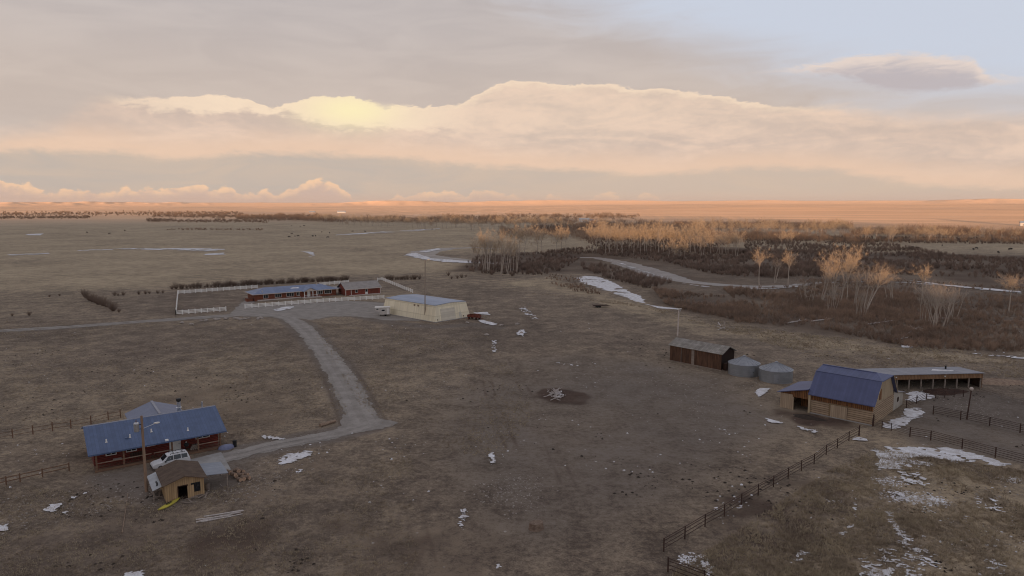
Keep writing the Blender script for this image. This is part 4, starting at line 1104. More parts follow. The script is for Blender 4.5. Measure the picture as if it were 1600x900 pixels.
q0, q1 = at(191, 833), at(200, 771)
a = MB(); d = q1 - q0; L = np.linalg.norm(d); a.tube((-L / 2, 0, 0.05), (L / 2, 0, 0.05), 0.05, 0.035, n=6)
tag(a.build('lying_pole', M['rail_wood'], None, (*((q0 + q1) / 2), 0), math.atan2(d[1], d[0])), 'single long thin pole lying alone on the grass left of the kayak', 'pole')
# log beside the lane corner
q0, q1 = at(500, 667), at(524, 660); d = q1 - q0; L = np.linalg.norm(d)
a = MB(); a.tube((-L / 2, 0, 0.26), (L / 2, 0, 0.26), 0.30, 0.24, n=12)
tag(a.build('fallen_log', M['rail_wood'], None, (*((q0 + q1) / 2), 0), math.atan2(d[1], d[0])), 'thick pale log lying beside the corner of the gravel lane', 'log')
q = at(838, 826)
a = MB(); a.lathe([(0.001, 0.0), (0.62, 0.0), (0.56, 0.18), (0.52, 0.7), (0.50, 0.74), (0.001, 0.72)], 9)
o = a.build('tree_stump', M['bark_log'], None, (*q, 0), 0.4); o.scale = (1.5, 1.2, 1.0)
tag(o, 'brown square cut stump alone in the bare middle of the near field', 'stump')

# ------------------------------------------------------------------ fences
def fence(name, label, pts, posts, rails, h=1.35, post_r=0.075, rail_r=0.04, mat='rust_pipe', group=None, square=False, base=None, cat='fence', rail_mat=None):
    """posts stand on the surveyed points (and in between), rails run from post to post"""
    P = [np.array(q) for q in pts]; o = P[0]
    t = thing(name, label, cat, (o[0], o[1], 0), 0, group)
    Q = []
    for a, b, n in zip(P, P[1:], posts if isinstance(posts, (list, tuple)) else [posts] * (len(P) - 1)):
        for k in range(n): Q.append(a + (b - a) * k / n)
    Q.append(P[-1])
    pr = MB()
    for i, q in enumerate(Q):
        x, y = q - o; w = post_r
        pb = MB()
        if square: pb.box(x - w, x + w, y - w, y + w, 0, h + 0.12)
        else: pb.tube((x, y, 0), (x, y, h + 0.12), w, w * 0.9, n=8)
        pb.build('post', M[mat], t)
    for z in rails:
        r = MB()
        for a, b in zip(Q, Q[1:]):
            a2, b2 = a - o, b - o
            if square: r.bar((a2[0], a2[1], z), (b2[0], b2[1], z), 0.05, rail_r * 2)
            else: r.tube((a2[0], a2[1], z), (b2[0], b2[1], z), rail_r, n=6)
        r.build('rail', M[rail_mat or mat], t)
    return t


Z6 = lambda zx, zy: at(1020 + zx / 2.759, 640 + zy / 2.759)
Z8 = lambda zx, zy: at(1340 + zx / 5, 560 + zy / 5)
Z7 = lambda zx, zy: at(zx / 3, 600 + zy / 3)
fence('pipe_fence', 'dark pipe fence running from the bottom edge up toward the barn corner', [Z6(*q) for q in ((47, 612), (138, 558), (225, 505), (308, 460), (382, 413), (454, 370), (520, 333), (583, 297), (640, 264), (695, 235), (747, 195), (795, 167), (845, 135), (888, 112))], 1, (0.35, 0.75, 1.15, 1.4), 1.35, 0.075, 0.035)
fence('pipe_fence', 'short dark pipe fence leaving the picture at the bottom edge', [Z6(65, 700), at(1100, 915), at(1170, 950)], 1, (0.35, 0.75, 1.15, 1.4), 1.4, 0.08, 0.035)
fence('pipe_fence', 'dark pipe corral fence nearest the snow arc right of the barn', [Z8(408, 612), Z8(570, 640), Z8(815, 705), Z8(1075, 775), Z8(1340, 845), Z8(1600, 910)], 1, (0.3, 0.6, 0.9, 1.2, 1.45), 1.4, 0.09, 0.035)
fence('wire_gate', 'low wire gate across the snow at the near barn corner', [Z8(115, 532), Z8(190, 552), Z8(262, 567), Z8(408, 612)], 1, (0.3, 0.55, 0.8, 1.05, 1.25), 1.2, 0.06, 0.02, cat='gate')
fence('pipe_fence', 'dark pipe corral fence passing in front of the yard lamp pole', [Z8(590, 437), Z8(803, 480), Z8(1030, 528), Z8(1268, 582), Z8(1500, 632), Z8(1750, 690)], 1, (0.3, 0.6, 0.9, 1.2, 1.45), 1.4, 0.09, 0.035)
fence('pipe_fence', 'short dark corral fence between barn end and cattle shed over the snow', [Z8(380, 388), Z8(460, 352), Z8(538, 316)], 1, (0.3, 0.6, 0.9, 1.2), 1.4, 0.09, 0.035)
fence('pipe_fence', 'pale railed corral fence leaving the far end of the cattle shed', [Z8(955, 262), Z8(1125, 312), Z8(1295, 356), Z8(1480, 405)], [2, 2, 2], (0.35, 0.7, 1.05, 1.35), 1.3, 0.08, 0.035, 'grey_wood')
fence('pipe_fence', 'short dark fence before the open bays of the cattle shed', [Z8(538, 316), Z8(680, 306), Z8(825, 300)], 2, (0.4, 0.8, 1.2), 1.2, 0.08, 0.035)
fence('post_fence', 'old brown post and rail fence ending behind the red log house', [Z7(-60, 275), Z7(60, 253), Z7(155, 236), Z7(247, 220), Z7(333, 207), Z7(427, 188), Z7(508, 168), Z7(565, 158)], 1, (0.45, 1.05), 1.3, 0.09, 0.035, 'porch_wood')
fence('post_fence', 'old two rail wooden fence joining the left corner of the red porch', [Z7(-70, 496), Z7(30, 474), Z7(95, 460), Z7(200, 436), Z7(325, 408)], 1, (0.5, 1.0), 1.05, 0.08, 0.06, 'porch_wood')
q = Z8(10, 605)
fence('gate_post', 'lone dark gate post before the near barn corner', [Z8(10, 605), Z8(12, 603)], 1, (1.3,), 1.5, 0.1, 0.04, cat='gate post')


def white_fence(label, pts, posts): return fence('white_rail_fence', label, pts, posts, (0.42, 0.82, 1.22), 1.4, 0.12, 0.105, 'fence_paint', None, True)


white_fence('white three rail fence left of the ranch driveway facing the road', G((275, 492), (353, 486)), 8)
white_fence('white three rail fence on the far left side of the ranch yard', G((275, 492), (278, 459.5)), 9)
white_fence('long white three rail fence along the front of the brick ranch house', G((383, 482), (505, 472.5), (600, 467)), [12, 10])
white_fence('white three rail fence along the back left of the ranch yard', G((279, 459.5), (340, 455), (402, 450.5)), [7, 7])
white_fence('white three rail fence between ranch house roof and red garage', G((500, 446.5), (545, 442.5)), 6)
white_fence('white three rail fence on the right side of the ranch yard by the workshop', G((590, 439), (597, 438), (645, 458)), [1, 16])

# ------------------------------------------------------------------ ranch house and garage
RA = np.array([-93.868, 246.725]); RANG = R(35.3)
def ranch_house():
    t = thing('ranch_house', 'long low brick ranch house with pale blue hipped roof inside the white fence', 'house', (*RA, 0), RANG)
    L, D, H = 30.8, 9.5, 2.55
    w = MB(); w.box(0, L, 0, 0.25, 0, H); w.box(0, L, D - .25, D, 0, H); w.box(0, .25, .25, D - .25, 0, H); w.box(L - .25, L, .25, D - .25, 0, H)
    w.build('wall', M['brick_red'], t)
    o = 0.8; zr = 4.35
    r = MB(); a = [(-o, -o, H), (L + o, -o, H), (L + o, D + o, H), (-o, D + o, H), (4.6, D / 2, zr), (L - 4.6, D / 2, zr)]
    r.add(a, [(0, 1, 5, 4), (1, 2, 5), (2, 3, 4, 5), (3, 0, 4), (3, 2, 1, 0)]); ro = r.build('roof', M['ranch_roof'], t)
    f = MB(); f.box(-o - .04, L + o + .04, -o - .08, -o - .004, H - .16, H + .08); f.box(-o - .08, -o - .004, -o, D + o, H - .16, H + .08); f.box(L + o + .004, L + o + .08, -o, D + o, H - .16, H + .08)
    f.build('gutter', M['trim'], ro)
    # porch gable in the middle
    g = MB(); x0, x1 = 17.2, 22.8; xm = 20; zg = 3.9
    g.slab([(x0, -2.6, H + .05), (xm, -2.6, zg), (xm, 3.0, zg), (x0, 3.0, H + .05)], .12); g.slab([(xm + .001, -2.6, zg), (x1, -2.6, H + .05), (x1, 3.0, H + .05), (xm + .001, 3.0, zg)], .12)
    go = g.build('porch_roof', M['ranch_roof'], t)
    gg = MB(); gg.plate([(x0 + .3, -2.4, H - .02), (x1 - .3, -2.4, H - .02), (xm, -2.4, zg - .2)], (0, .12, 0)); gg.build('gable', M['trim'], go)
    for x in (x0 + .3, xm - .9, xm + .75, x1 - .5):
        q = MB(); q.box(x, x + .22, -2.38, -2.16, 0.28, H - .03); q.build('porch_post', M['white_paint'], t)
    dk = MB(); dk.box(x0, x1 + 1.5, -2.6, -.003, .02, .28); dk.build('porch_deck', M['trim'], t)
    ra = MB(); ra.box(x0 + .5, x1 - .5, -2.33, -2.25, 1.05, 1.15); ra.build('railing', M['white_paint'], t)
    door(t, 20, 0, .3, 1.0, 2.05, 'white_paint', knob=False)
    for x, ww in ((4.0, 1.6), (8.5, 2.2), (13.0, 2.6), (16.0, 1.0), (24.2, 2.4), (27.6, 2.6)):
        window(t, x, 0, .95, ww, 1.25, bars=2 if ww > 2 else 1, proud=.07)
    s = MB(); s.box(1.0, 17.0, -.12, -.003, 0, .45); s.build('planter_wall', M['trim'], t)
    v = MB(); v.tube((24.5, 3.8, 3.6), (24.5, 3.8, 4.7), .14, n=8); v.build('vent_pipe', M['trim'], t)
    v = MB(); v.tube((3.0, .8, 2.7), (3.0, .8, 3.7), .16, n=8); v.build('vent_pipe', M['trim'], t)
    sn = MB(); sn.slab([(13.8, 2.1, 3.53), (17.2, 2.0, 3.50), (17.0, 3.0, 3.83), (14.8, 3.1, 3.86)], .03); tag(sn.build('snow_patch', M['snow'], t), None)
    sn = MB(); sn.slab([(28.6, 2.4, 3.63), (30.2, 0.4, 2.98), (30.9, .7, 3.08), (29.2, 3.2, 3.9)], .03)
    # lower back porch roof at the right end
    b = MB(); b.slab([(L + .9, 1.2, 2.45), (L + 5.5, 1.2, 2.3), (L + 5.5, 6.0, 2.5), (L + .9, 6.0, 2.7)], .12); bo = b.build('side_porch_roof', M['ridge_cap'], t)
    for x, y in ((L + 5.2, 1.4), (L + 5.2, 5.6)):
        q = MB(); q.box(x, x + .16, y, y + .16, 0, 2.2); q.build('porch_post', M['white_paint'], t)
    st = MB(); st.box(-2.6, -.4, .6, 3.0, 0, 1.1); st.box(-2.6, -.4, .55, .597, 1.0, 1.12); st.build('side_steps', M['brick_red'], t)


ranch_house()
b = MB(); b.box(0, 17, 0, .35, 0, .4); q = at(424, 474)
GA = np.array([-64.31, 262.63]); GANG = R(34.1)
def garage():
    t = thing('garage', 'red garage with grey roof and pale trim beside the brick ranch house', 'garage', (*GA, 0), GANG)
    L, D, H, yr, zr = 14.0, 8.6, 2.7, 4.3, 4.75
    w = MB(); w.box(0, L, 0, .2, 0, H); w.box(0, L, D - .2, D, 0, H)
    for x in (0, L - .2): w.plate([(x, .2, 0), (x, D - .2, 0), (x, D - .2, H), (x, yr, zr - .15), (x, .2, H)], (.2, 0, 0))
    w.build('wall', M['barn_red'], t)
    r = MB(); gable_roof(r, -.6, L + .6, -.6, H - .25, yr, zr, D + .6, H - .25, .14); ro = r.build('roof', M['grey_roof'], t)
    for x in (-.28, L + .02):
        c = MB(); c.box(x, x + .26, -.06, .2, 0, H - .3); c.build('corner_trim', M['trim'], t)
    for x in (1.9,):
        c = MB(); c.box(x, x + .3, -.08, -.003, 0, H - .3); c.build('corner_trim', M['trim'], t)
    fb = MB(); fb.box(-.6, L + .6, -.66, -.604, H - .5, H - .22); fb.build('fascia', M['trim'], ro)
    for x in (4.2, 8.3): window(t, x, 0, .95, .95, 1.05, frame='white_paint', bars=0, proud=.08)
    door(t, 8.3 + 0, -0.001, 0.05, 0.9, .7, 'white_paint', knob=False, name='lower_panel')
    for x in (2.9, 11.6):
        d = MB(); d.box(x - .85 if x < 5 else x - 1.6, x + .5 if x < 5 else x + 1.6, -.05, -.003, .05, 2.0); d.build('garage_door', M['rust_red'], t)
    s = MB(); s.box(1, 13.5, -1.6, -.3, 0.01, .12); s.build('step', M['trim'], t)


garage()
# windbreak wall beyond the garage
# ------------------------------------------------------------------ cream workshop
CA = np.array([-22.995, 201.71]); CANG = R(46.94)
def workshop():
    t = thing('metal_workshop', 'large cream metal workshop with leaning walls and flat blue grey roof', 'workshop', (*CA, 0), CANG)
    W, L, H, i = 14.5, 26.6, 4.95, 1.0
    b = [(0, 0, 0), (W, 0, 0), (W, L, 0), (0, L, 0)]; tp = [(i, i, H), (W - i, i, H), (W - i, L - i, H), (i, L - i, H)]
    w = MB(); w.add(b + tp, [(0, 1, 5, 4), (1, 2, 6, 5), (2, 3, 7, 6), (3, 0, 4, 7)]); w.build('wall', M['cream_steel'], t)
    r = MB(); e = .12; xm = W / 2
    r.slab([(i - e, i - e, H + .06), (xm, i - e, H + .42), (xm, L - i + e, H + .42), (i - e, L - i + e, H + .06)], .12)
    r.slab([(xm + .001, i - e, H + .42), (W - i + e, i - e, H + .06), (W - i + e, L - i + e, H + .06), (xm + .001, L - i + e, H + .42)], .12)
    ro = r.build('roof', M['shop_roof'], t)
    g = MB()
    for y, s in ((i, 1), (L - i, -1)): g.plate([(i, y, H - .06), (W - i, y, H - .06), (xm, y, H + .30)], (0, .1 * s, 0))
    g.build('gable_trim', M['cream_steel'], ro)
    k = i / H
    d = MB(); z0, z1 = .08, 3.7
    d.plate([(2.6, k * z0 - .05, z0), (8.4, k * z0 - .05, z0), (8.4, k * z1 - .05, z1), (2.6, k * z1 - .05, z1)], (0, .045, 0)); d.build('overhead_door', M['cream_door'], t)
    d = MB(); z1 = 2.05
    d.plate([(9.9, k * z0 - .05, z0), (10.9, k * z0 - .05, z0), (10.9, k * z1 - .05, z1), (9.9, k * z1 - .05, z1)], (0, .045, 0)); do = d.build('side_door', M['cream_paint'], t)
    h = MB(); h.box(10.65, 10.77, .08, .15, .95, 1.07); h.build('handle', M['black'], do)
    for x in (11.5, .9):
        v = MB(); v.box(x, x + .3, .02, .14, .5, .85); v.build('meter_box', M['barrel'], t)
    v = MB()
    for y in (8.5, 10.3): v.box(k * 4.1 - .08, k * 4.1 + .1, y, y + .7, 3.9, 4.4)
    v.build('wall_vent', M['rail_wood'], t)
    f = MB(); f.box(-.12, W + .12, -.2, -.01, 0, .16); f.box(-.2, -.01, -.2, L, 0, .16); f.build('footing', M['concrete'], t)


workshop()
q = at(664, 500.5)
t = thing('lamp_pole', 'very tall thin pole with short lamp arm rising before the cream workshop', 'lamp pole', (*q, 0))
a = MB(); a.tube((0, 0, 0), (0.35, 0, 18.5), .19, .13, n=10); a.build('pole', M['grey_pole_wood'], t)
a = MB(); a.tube((0.35, 0, 18.3), (1.1, 0, 18.55), .05, n=6); a.build('lamp_arm', M['silver'], t)
a = MB(); a.lathe([(.001, -.12), (.2, -.08), (.24, .08), (.1, .16), (.001, .17)], 10); o = a.build('lamp_head', M['white_paint'], t); o.location = (1.4, 0, 18.6); o.scale = (2.0, 1, 1)


def camper():
    p0, p1 = at(594, 492), at(607, 494)
    t = thing('camper', 'small white camper with overhanging nose parked at the left of the cream workshop', 'camper', (*at(601, 493), 0), R(10))
    w, = (1.3,)
    s = [(-1.5, .55), (1.7, .55), (1.7, 2.75), (-2.9, 2.75), (-2.9, 1.9), (-1.5, 1.55)]
    b = MB(); b.plate([(x, -w, z) for x, z in s], (0, 2 * w, 0)); b.build('body', M['trailer_white'], t)
    r = MB(); r.slab([(-3.0, -w - .06, 2.84), (1.8, -w - .06, 2.84), (1.8, w + .06, 2.84), (-3.0, w + .06, 2.84)], .08); r.build('roof', M['white_paint'], t)
    window(t, -.4, -w, 1.6, 1.0, .55, bars=0); window(t, -2.2, -w, 2.1, .7, .4, bars=0)
    d = MB(); d.box(.7, 1.35, -w - .05, -w - .003, .65, 2.45); d.build('door', M['white_paint'], t)
    for y in (-w + .2, w - .2):
        q = MB(); q.tube((.3, y - .11, .34), (.3, y + .11, .34), .34, n=14); q.build('wheel', M['tyre'], t)
    j = MB(); j.tube((-1.3, -.9, 0), (-1.3, -.9, .56), .05, n=6); j.build('jack', M['black'], t)
    j = MB(); j.tube((-1.3, .9, 0), (-1.3, .9, .56), .05, n=6); j.build('jack', M['black'], t)


camper()


def farm_wagon():
    t = thing('farm_wagon', 'rusty red farm wagon with low box parked at the right corner of the cream workshop', 'wagon', (*at(741, 499), 0), R(-28))
    b = MB(); b.box(-2.0, 2.0, -.9, .9, .75, .83); b.build('bed', M['rust_red'], t)
    for n, q in (('side_panel', (-2.0, 2.0, -.9, -.84)), ('side_panel', (-2.0, 2.0, .84, .9)), ('end_panel', (-2.0, -1.94, -.838, .838)), ('end_panel', (1.94, 2.0, -.838, .838))):
        p = MB(); p.box(q[0], q[1], q[2], q[3], .832, 1.45); p.build(n, M['rust_red'], t)
    h = MB(); h.box(.2, 1.5, -.6, .6, 1.0, 1.75); h.build('hopper', M['rust_red'], t)
    for x in (-1.3, 1.3):
        for y in (-.95, .95):
            w = MB(); w.tube((x, y - .1, .4), (x, y + .1, .4), .4, n=14); wo = w.build('wheel', M['tyre'], t)
            r = MB(); r.tube((x, y - .12, .4), (x, y + .12, .4), .2, n=10); r.build('rim', M['rust_red'], wo)
    p = MB(); p.bar((2.0, 0, .6), (3.6, 0, .35), .1, .1); p.build('drawbar', M['rust_red'], t)


farm_wagon()

# ------------------------------------------------------------------ old plank shed, bins, poles
OA = np.array([35.839, 151.70]); OANG = R(-48.4)
def plank_shed():
    t = thing('plank_shed', 'old dark red plank shed with worn grey shingle roof left of the grain bins', 'shed', (*OA, 0), OANG)
    L, D, H, yr, zr = 12.9, 5.2, 3.75, 2.6, 4.95
    w = MB(); w.box(0, L, 0, .12, .1, H); w.box(0, L, D - .12, D, .1, H)
    for x in (0, L - .12): w.plate([(x, .12, .1), (x, D - .12, .1), (x, D - .12, H), (x, yr, zr - .13), (x, .12, H)], (.12, 0, 0))
    w.build('wall', M['old_board'], t)
    d = MB(); d.box(5.6, 6.3, -.05, -.004, .1, 3.3); d.build('door', M['grey_wood'], t, label='pale grey narrow plank door')
    for x in (-.06, L - .08):
        c = MB(); c.box(x, x + .16, -.05, -.003, 0, H); c.build('corner_post', M['old_board'], t)
    c = MB(); c.box(2.9, 2.98, -.10, -.004, .1, H); c.build('drain_pipe', M['grey_wood'], t)
    r = MB(); gable_roof(r, -.35, L + .5, -.35, H - .12, yr, zr, D + .35, H - .12, .13); r.build('roof', M['old_shingle'], t)
    s = MB(); s.box(L + .01, L + .9, .7, 2.4, 0, 1.5); s.build('lean_box', M['dark_board'], t)
    b = MB(); b.box(-.1, L + .1, -.1, D + .1, 0, .095); b.build('sill_logs', M['grey_wood'], t)


plank_shed()


def grain_bin(label, px, r, hgt, rz, roof=1.35):
    p = at(*px)
    t = thing('grain_bin', label, 'grain bin', (*p, 0), rz)
    w = MB(); w.lathe([(r, 0), (r, hgt)], 40); w.build('wall', M['galv'], t, smooth=True)
    c = MB(); n = 20
    vs = [((r + .12) * math.cos(2 * math.pi * k / n), (r + .12) * math.sin(2 * math.pi * k / n), hgt - .02) for k in range(n)] + [(.28 * math.cos(2 * math.pi * k / n), .28 * math.sin(2 * math.pi * k / n), hgt + roof) for k in range(n)]
    c.add(vs, [(k, (k + 1) % n, n + (k + 1) % n, n + k) for k in range(n)]); 
    for k in range(n):
        th = 2 * math.pi * (k + .5) / n; q = math.cos(math.pi / n)
        c.bar(((r + .1) * q * math.cos(th), (r + .1) * q * math.sin(th), hgt + .01), (.3 * math.cos(th), .3 * math.sin(th), hgt + roof + .02), .05, .05)
    co = c.build('roof', M['galv_roof'], t)
    k = MB(); k.lathe([(.34, hgt + roof - .05), (.34, hgt + roof + .12), (.1, hgt + roof + .25), (.001, hgt + roof + .26)], 14); k.build('roof_cap', M['galv_roof'], co)
    d = MB(); d.plate([(-.45, -r - .06, .25), (.45, -r - .06, .25), (.45, -r - .06, 1.75), (-.45, -r - .06, 1.75)], (0, .12, 0)); do = d.build('door', M['galv_roof'], t)
    h = MB(); h.box(.3, .38, -r - .1, -r - .062, .95, 1.1); h.build('handle', M['black'], do)
    for z in (.75, 1.5):
        b = MB(); b.lathe([(r + .01, z), (r + .035, z + .03), (r + .01, z + .06)], 40); b.build('band', M['galv'], t, smooth=True)


grain_bin('galvanised grain bin with conical roof nearest the plank shed', (1162, 584), 3.15, 2.4, R(10), 1.3)
grain_bin('galvanised grain bin with conical roof nearest the blue roofed barn', (1212, 594), 3.15, 2.4, R(-20), 1.25)
q = at(1058.5, 525)
t = thing('utility_pole', 'short pale pole with small crossbar standing behind the plank shed', 'utility pole', (*q, 0))
a = MB(); a.tube((0, 0, 0), (.2, 0, 7.4), .21, .17, n=8); a.build('pole', M['trim'], t)
a = MB(); a.box(-.5, .9, -.08, .08, 7.3, 7.48); a.build('crossbar', M['white_paint'], t)
a = MB(); a.lathe([(.001, 6.7), (.17, 6.72), (.17, 7.15), (.001, 7.2)], 10, c=(.45, -.15)); a.build('lamp_head', M['silver'], t)
q = at(1185, 583)
t = thing('feed_cart', 'tiny dark two wheeled cart standing between the two grain bins', 'cart', (*q, 0), .6)
a = MB(); a.box(-.6, .6, -.4, .4, .5, .85); a.build('tub', M['rust_pipe'], t)
for y in (-.5, .5):
    w = MB(); w.tube((0, y - .06, .35), (0, y + .06, .35), .35, n=12); w.build('wheel', M['tyre'], t)
a = MB(); a.bar((.6, 0, .6), (1.5, 0, .15), .07, .07); a.build('handle_bar', M['rust_pipe'], t)

# scrap behind the bins
for k in range(13):
    x = 1122 + (k * 29 % 24); y = 508 + (k * 17 % 10); q = at(x, y)
    o = link('scrap_plank', bmesh_, None, (q[0], q[1], .15 + .16 * (k % 3))); o.rotation_euler = (R(6 * (k % 3)), R(-16 + 8 * (k % 5)), R(-20 + k * 47)); o.scale = (1.1 + .4 * (k % 3), 1.6, 1.6)
    o.data = bmesh_ if k % 2 else o.data
    tag(o, 'bleached plank in the scrap heap beyond the grain bins', 'plank', 'planks in the scrap heap')
bm2 = bmesh_.copy(); bm2.materials[0] = M['bleached']
for k, o in enumerate([o for o in COL.objects if o.name.startswith('scrap_plank')]):
    if k % 5 < 2: o.data = bm2
    elif k % 5 == 2: o.rotation_euler[1] = R(-38)


def flatbed():
    t = thing('flatbed_trailer', 'dark abandoned flatbed trailer in the grass beside the ice slough', 'trailer', (*at(938, 480), 0), R(8))
    b = MB(); b.box(-2.6, 2.6, -1.0, 1.0, .62, .78); b.build('bed', M['dark_board'], t)
    for x in (-1.2, -.4):
        for y in (-.95, .95):
            w = MB(); w.tube((x, y - .1, .36), (x, y + .1, .36), .36, n=12); w.build('wheel', M['tyre'], t)
    p = MB(); p.bar((2.6, 0, .6), (4.2, 0, .3), .12, .12); p.build('drawbar', M['rust_pipe'], t)


flatbed()
# burnt patch with pale branches
brm = MB()
brm.tube((-.9, 0, .05), (.1, .08, .12), .07, .05, n=6); brm.tube((.1, .08, .12), (1.0, -.05, .3), .05, .02, n=6); brm.tube((.1, .08, .12), (.6, .5, .35), .035, .015, n=5); brm.tube((-.4, .03, .08), (-.1, -.5, .3), .03, .012, n=5)
brm = mesh_from('dead_branch', brm.v, brm.f, M['bleached'])
for k in range(26):
    q = at(870 + rng.normal(0, 7), 617 + rng.normal(0, 4)); o = link('dead_branch', brm, None, (q[0], q[1], .02 + .1 * rng.random()), rng.random() * 6.3)
    o.rotation_euler[1] = R(-20 * rng.random()); s = .5 + .8 * rng.random(); o.scale = (s, s * 1.3, s * 1.6)
    tag(o, 'bleached dead branch heaped on the burnt patch in mid field', 'branch', 'dead branches on the burnt patch')

# ------------------------------------------------------------------ barn with lean-tos
BA = np.array([50.556, 112.349]); BANG = R(-44.5)
def barn():
    t = thing('barn', 'big log barn with violet blue metal roof and clipped gable', 'barn', (*BA, 0), BANG)
    L, D, H, yr, zr = 9.65, 11.0, 3.75, 5.6, 7.4
    yk, zk, e = 2.5, 6.8, .45                      # gambrel: steep lower slopes up to a knee, flatter ones above it
    k1, k2 = (zk - H) / yk, (zr - zk) / (yr - yk)
    def zs(y):
        y = min(y, D - y) if y > yr else y
        return H + k1 * y if y < yk else zk + k2 * (y - yk)
    zl = 2.3
    w = MB()
    w.box(0, 3.2, 0, .3, 0, zl); w.box(5.9, L, 0, .3, 0, zl); w.box(3.2, 5.9, 0.02, .3, 2.15, zl)
    w.box(L - .3, L, .3, D, 0, 3.1); w.box(0, .3, .3, D, 0, 3.1); w.box(.3, L - .3, D - .3, D, 0, zl)
    w.build('log_wall', M['barn_log'], t)
    u = MB(); u.box(0, L, .04, .24, zl + .002, zs(.24) - .2); u.box(.3, L - .3, D - .24, D - .04, zl + .002, zs(D - .3) - .2); u.build('board_wall', M['barn_board'], t)
    g = MB()
    for x in (.06, L - .22):
        zz = [(.25, 3.102), (D - .25, 3.102), (D - .25, zs(.25) - .2), (D - yk, zk - .2), (yk, zk - .2), (.25, zs(.25) - .2)]
        if x < 1: zz = zz[:4] + [(yr, zr - .2)] + zz[4:]
        g.plate([(x, y, z) for y, z in zz], (.16, 0, 0))
    g.build('gable_wall', M['barn_gable'], t)
    for y in (3.6,):
        d = MB(); d.box(L - .06, L + .02, y - .45, y + .45, 3.5, 5.2); d.build('loft_door', M['barn_board'], t, label='narrow brown loft door high in the gable')
    # roof: two slopes with a clipped end
    xr0, xr1, xe1 = -.35, L - 1.3, L + .45
    zE = H - k1 * e * .8
    r = MB()
    r.slab([(xr0, -e, zE), (xe1, -e, zE), (xe1, yk, zk), (xr0, yk, zk)], .14)
    r.slab([(xr0, yk + .001, zk + .002), (xe1, yk + .001, zk + .002), (xr1, yr, zr), (xr0, yr, zr)], .14)
    r.slab([(xr0, yr + .001, zr), (xr1, yr + .001, zr), (xe1, D - yk, zk + .002), (xr0, D - yk, zk + .002)], .14)
    r.slab([(xr0, D - yk + .001, zk), (xe1, D - yk + .001, zk), (xe1, D + e, zE), (xr0, D + e, zE)], .14)
    ro = r.build('roof', M['violet_roof'], t)
    h = MB(); h.slab([(xe1 + .002, yk, zk), (xe1 + .002, D - yk, zk), (xr1 + .002, yr, zr)], .14); h.build('clipped_hip', M['violet_roof'], ro)
    c = MB(); c.bar((xr0, yr, zr + .03), (xr1, yr, zr + .03), .4, .05); c.build('ridge_cap', M['violet_roof'], ro)
    c = MB(); c.bar((xr0, yk, zk + .025), (xe1, yk, zk + .025), .16, .03); c.build('knee_flashing', M['violet_roof'], ro)
    for p_, q_ in (((-e, zE), (yk, zk)), ((D + e, zE), (D - yk, zk))):
        f = MB(); f.plate([(xe1 + .004, p_[0], p_[1] - .2), (xe1 + .004, p_[0], p_[1]), (xe1 + .004, q_[0], q_[1]), (xe1 + .004, q_[0], q_[1] - .2)], (.05, 0, 0)); f.build('rake_board', M['barn_gable'], ro)
    # sliding door of the front wall
    d = MB(); d.box(3.25, 5.85, -.09, .015, .06, 2.14); do = d.build('sliding_door', M['barn_tan'], t)
    d = MB(); d.box(3.0, 3.24, -.12, -.004, 0, 2.3); d.box(3.24, 6.2, -.12, -.004, 2.15, 2.32); d.build('door_frame', M['barn_gable'], t)
    f = MB(); f.box(-.05, L + .05, -.25, -.005, 0, .12); f.build('footing', M['concrete'], t)
    # left lean-to
    zh, zlo, xl, dl = 4.1, 2.85, -5.1, 8.4
    lw = MB(); lw.box(xl, -3.0, -.25, -.1, 0, 2.62); lw.box(xl, xl + .15, -.1, dl, 0, zlo - .18); lw.box(xl + .15, -.005, dl - .15, dl, 0, 2.7)
    lw.build('lean_to_wall', M['barn_tan'], t)
    lu = MB(); lu.plate([(-3.0, -.2, 2.25), (-.35, -.2, 2.25), (-.35, -.2, 3.92), (-3.0, -.2, 3.24)], (0, .12, 0)); lu.plate([(xl, -.2, 2.63), (-3.0, -.2, 2.63), (-3.0, -.2, 3.24), (xl, -.2, 2.70)], (0, .10, 0)); lu.build('lean_to_boards', M['barn_board'], t)
    lp = MB(); lp.box(-.35, -.004, -.25, .0, 0, 3.2); lp.build('lean_to_post', M['barn_gable'], t)
    lp = MB(); lp.box(-3.0, -2.8, -.3, -.1, 0, 2.248); lp.build('lean_to_post', M['barn_gable'], t)
    ins = MB(); ins.box(-2.8, -.4, 3.0, 3.1, 0, 2.6); ins.build('stall_wall', M['barn_board'], t)
    lr = MB(); lr.slab([(xl - .5, -.6, zlo - .1), (-.36, -.6, zh), (-.36, dl + .3, zh), (xl - .5, dl + .3, zlo - .1)], .12); lr.build('lean_to_roof', M['violet_roof'], t)
    # whitish lean-to behind, its end wall in line with the gable
    bw = MB(); bw.plate([(L - .12, D + .003, 0), (L - .12, 16.4, 0), (L - .12, 16.4, 2.2), (L - .12, D + .003, 3.4)], (.14, 0, 0)); bw.box(0, L - .13, 16.2, 16.38, 0, 2.1); bw.plate([(0, D + .003, 0), (0, 16.2, 0), (0, 16.2, 2.1), (0, D + .003, 3.3)], (.14, 0, 0)); bw.build('rear_wall', M['barn_white'], t)
    br = MB(); br.slab([(-.3, D + .3, 3.44), (L + .3, D + .3, 3.44), (L + .3, 16.8, 2.26), (-.3, 16.8, 2.26)], .1); br.build('rear_roof', M['loaf_roof'], t)
    window(t, L + .02, 13.4, 1.25, .55, .6, axis='x', out=1, frame='dark_board', bars=0)
    gp = MB(); gp.tube((L + .25, -.1, 0), (L + .25, -.1, 1.9), .1, n=8); gp.build('corner_post', M['rust_pipe'], t)


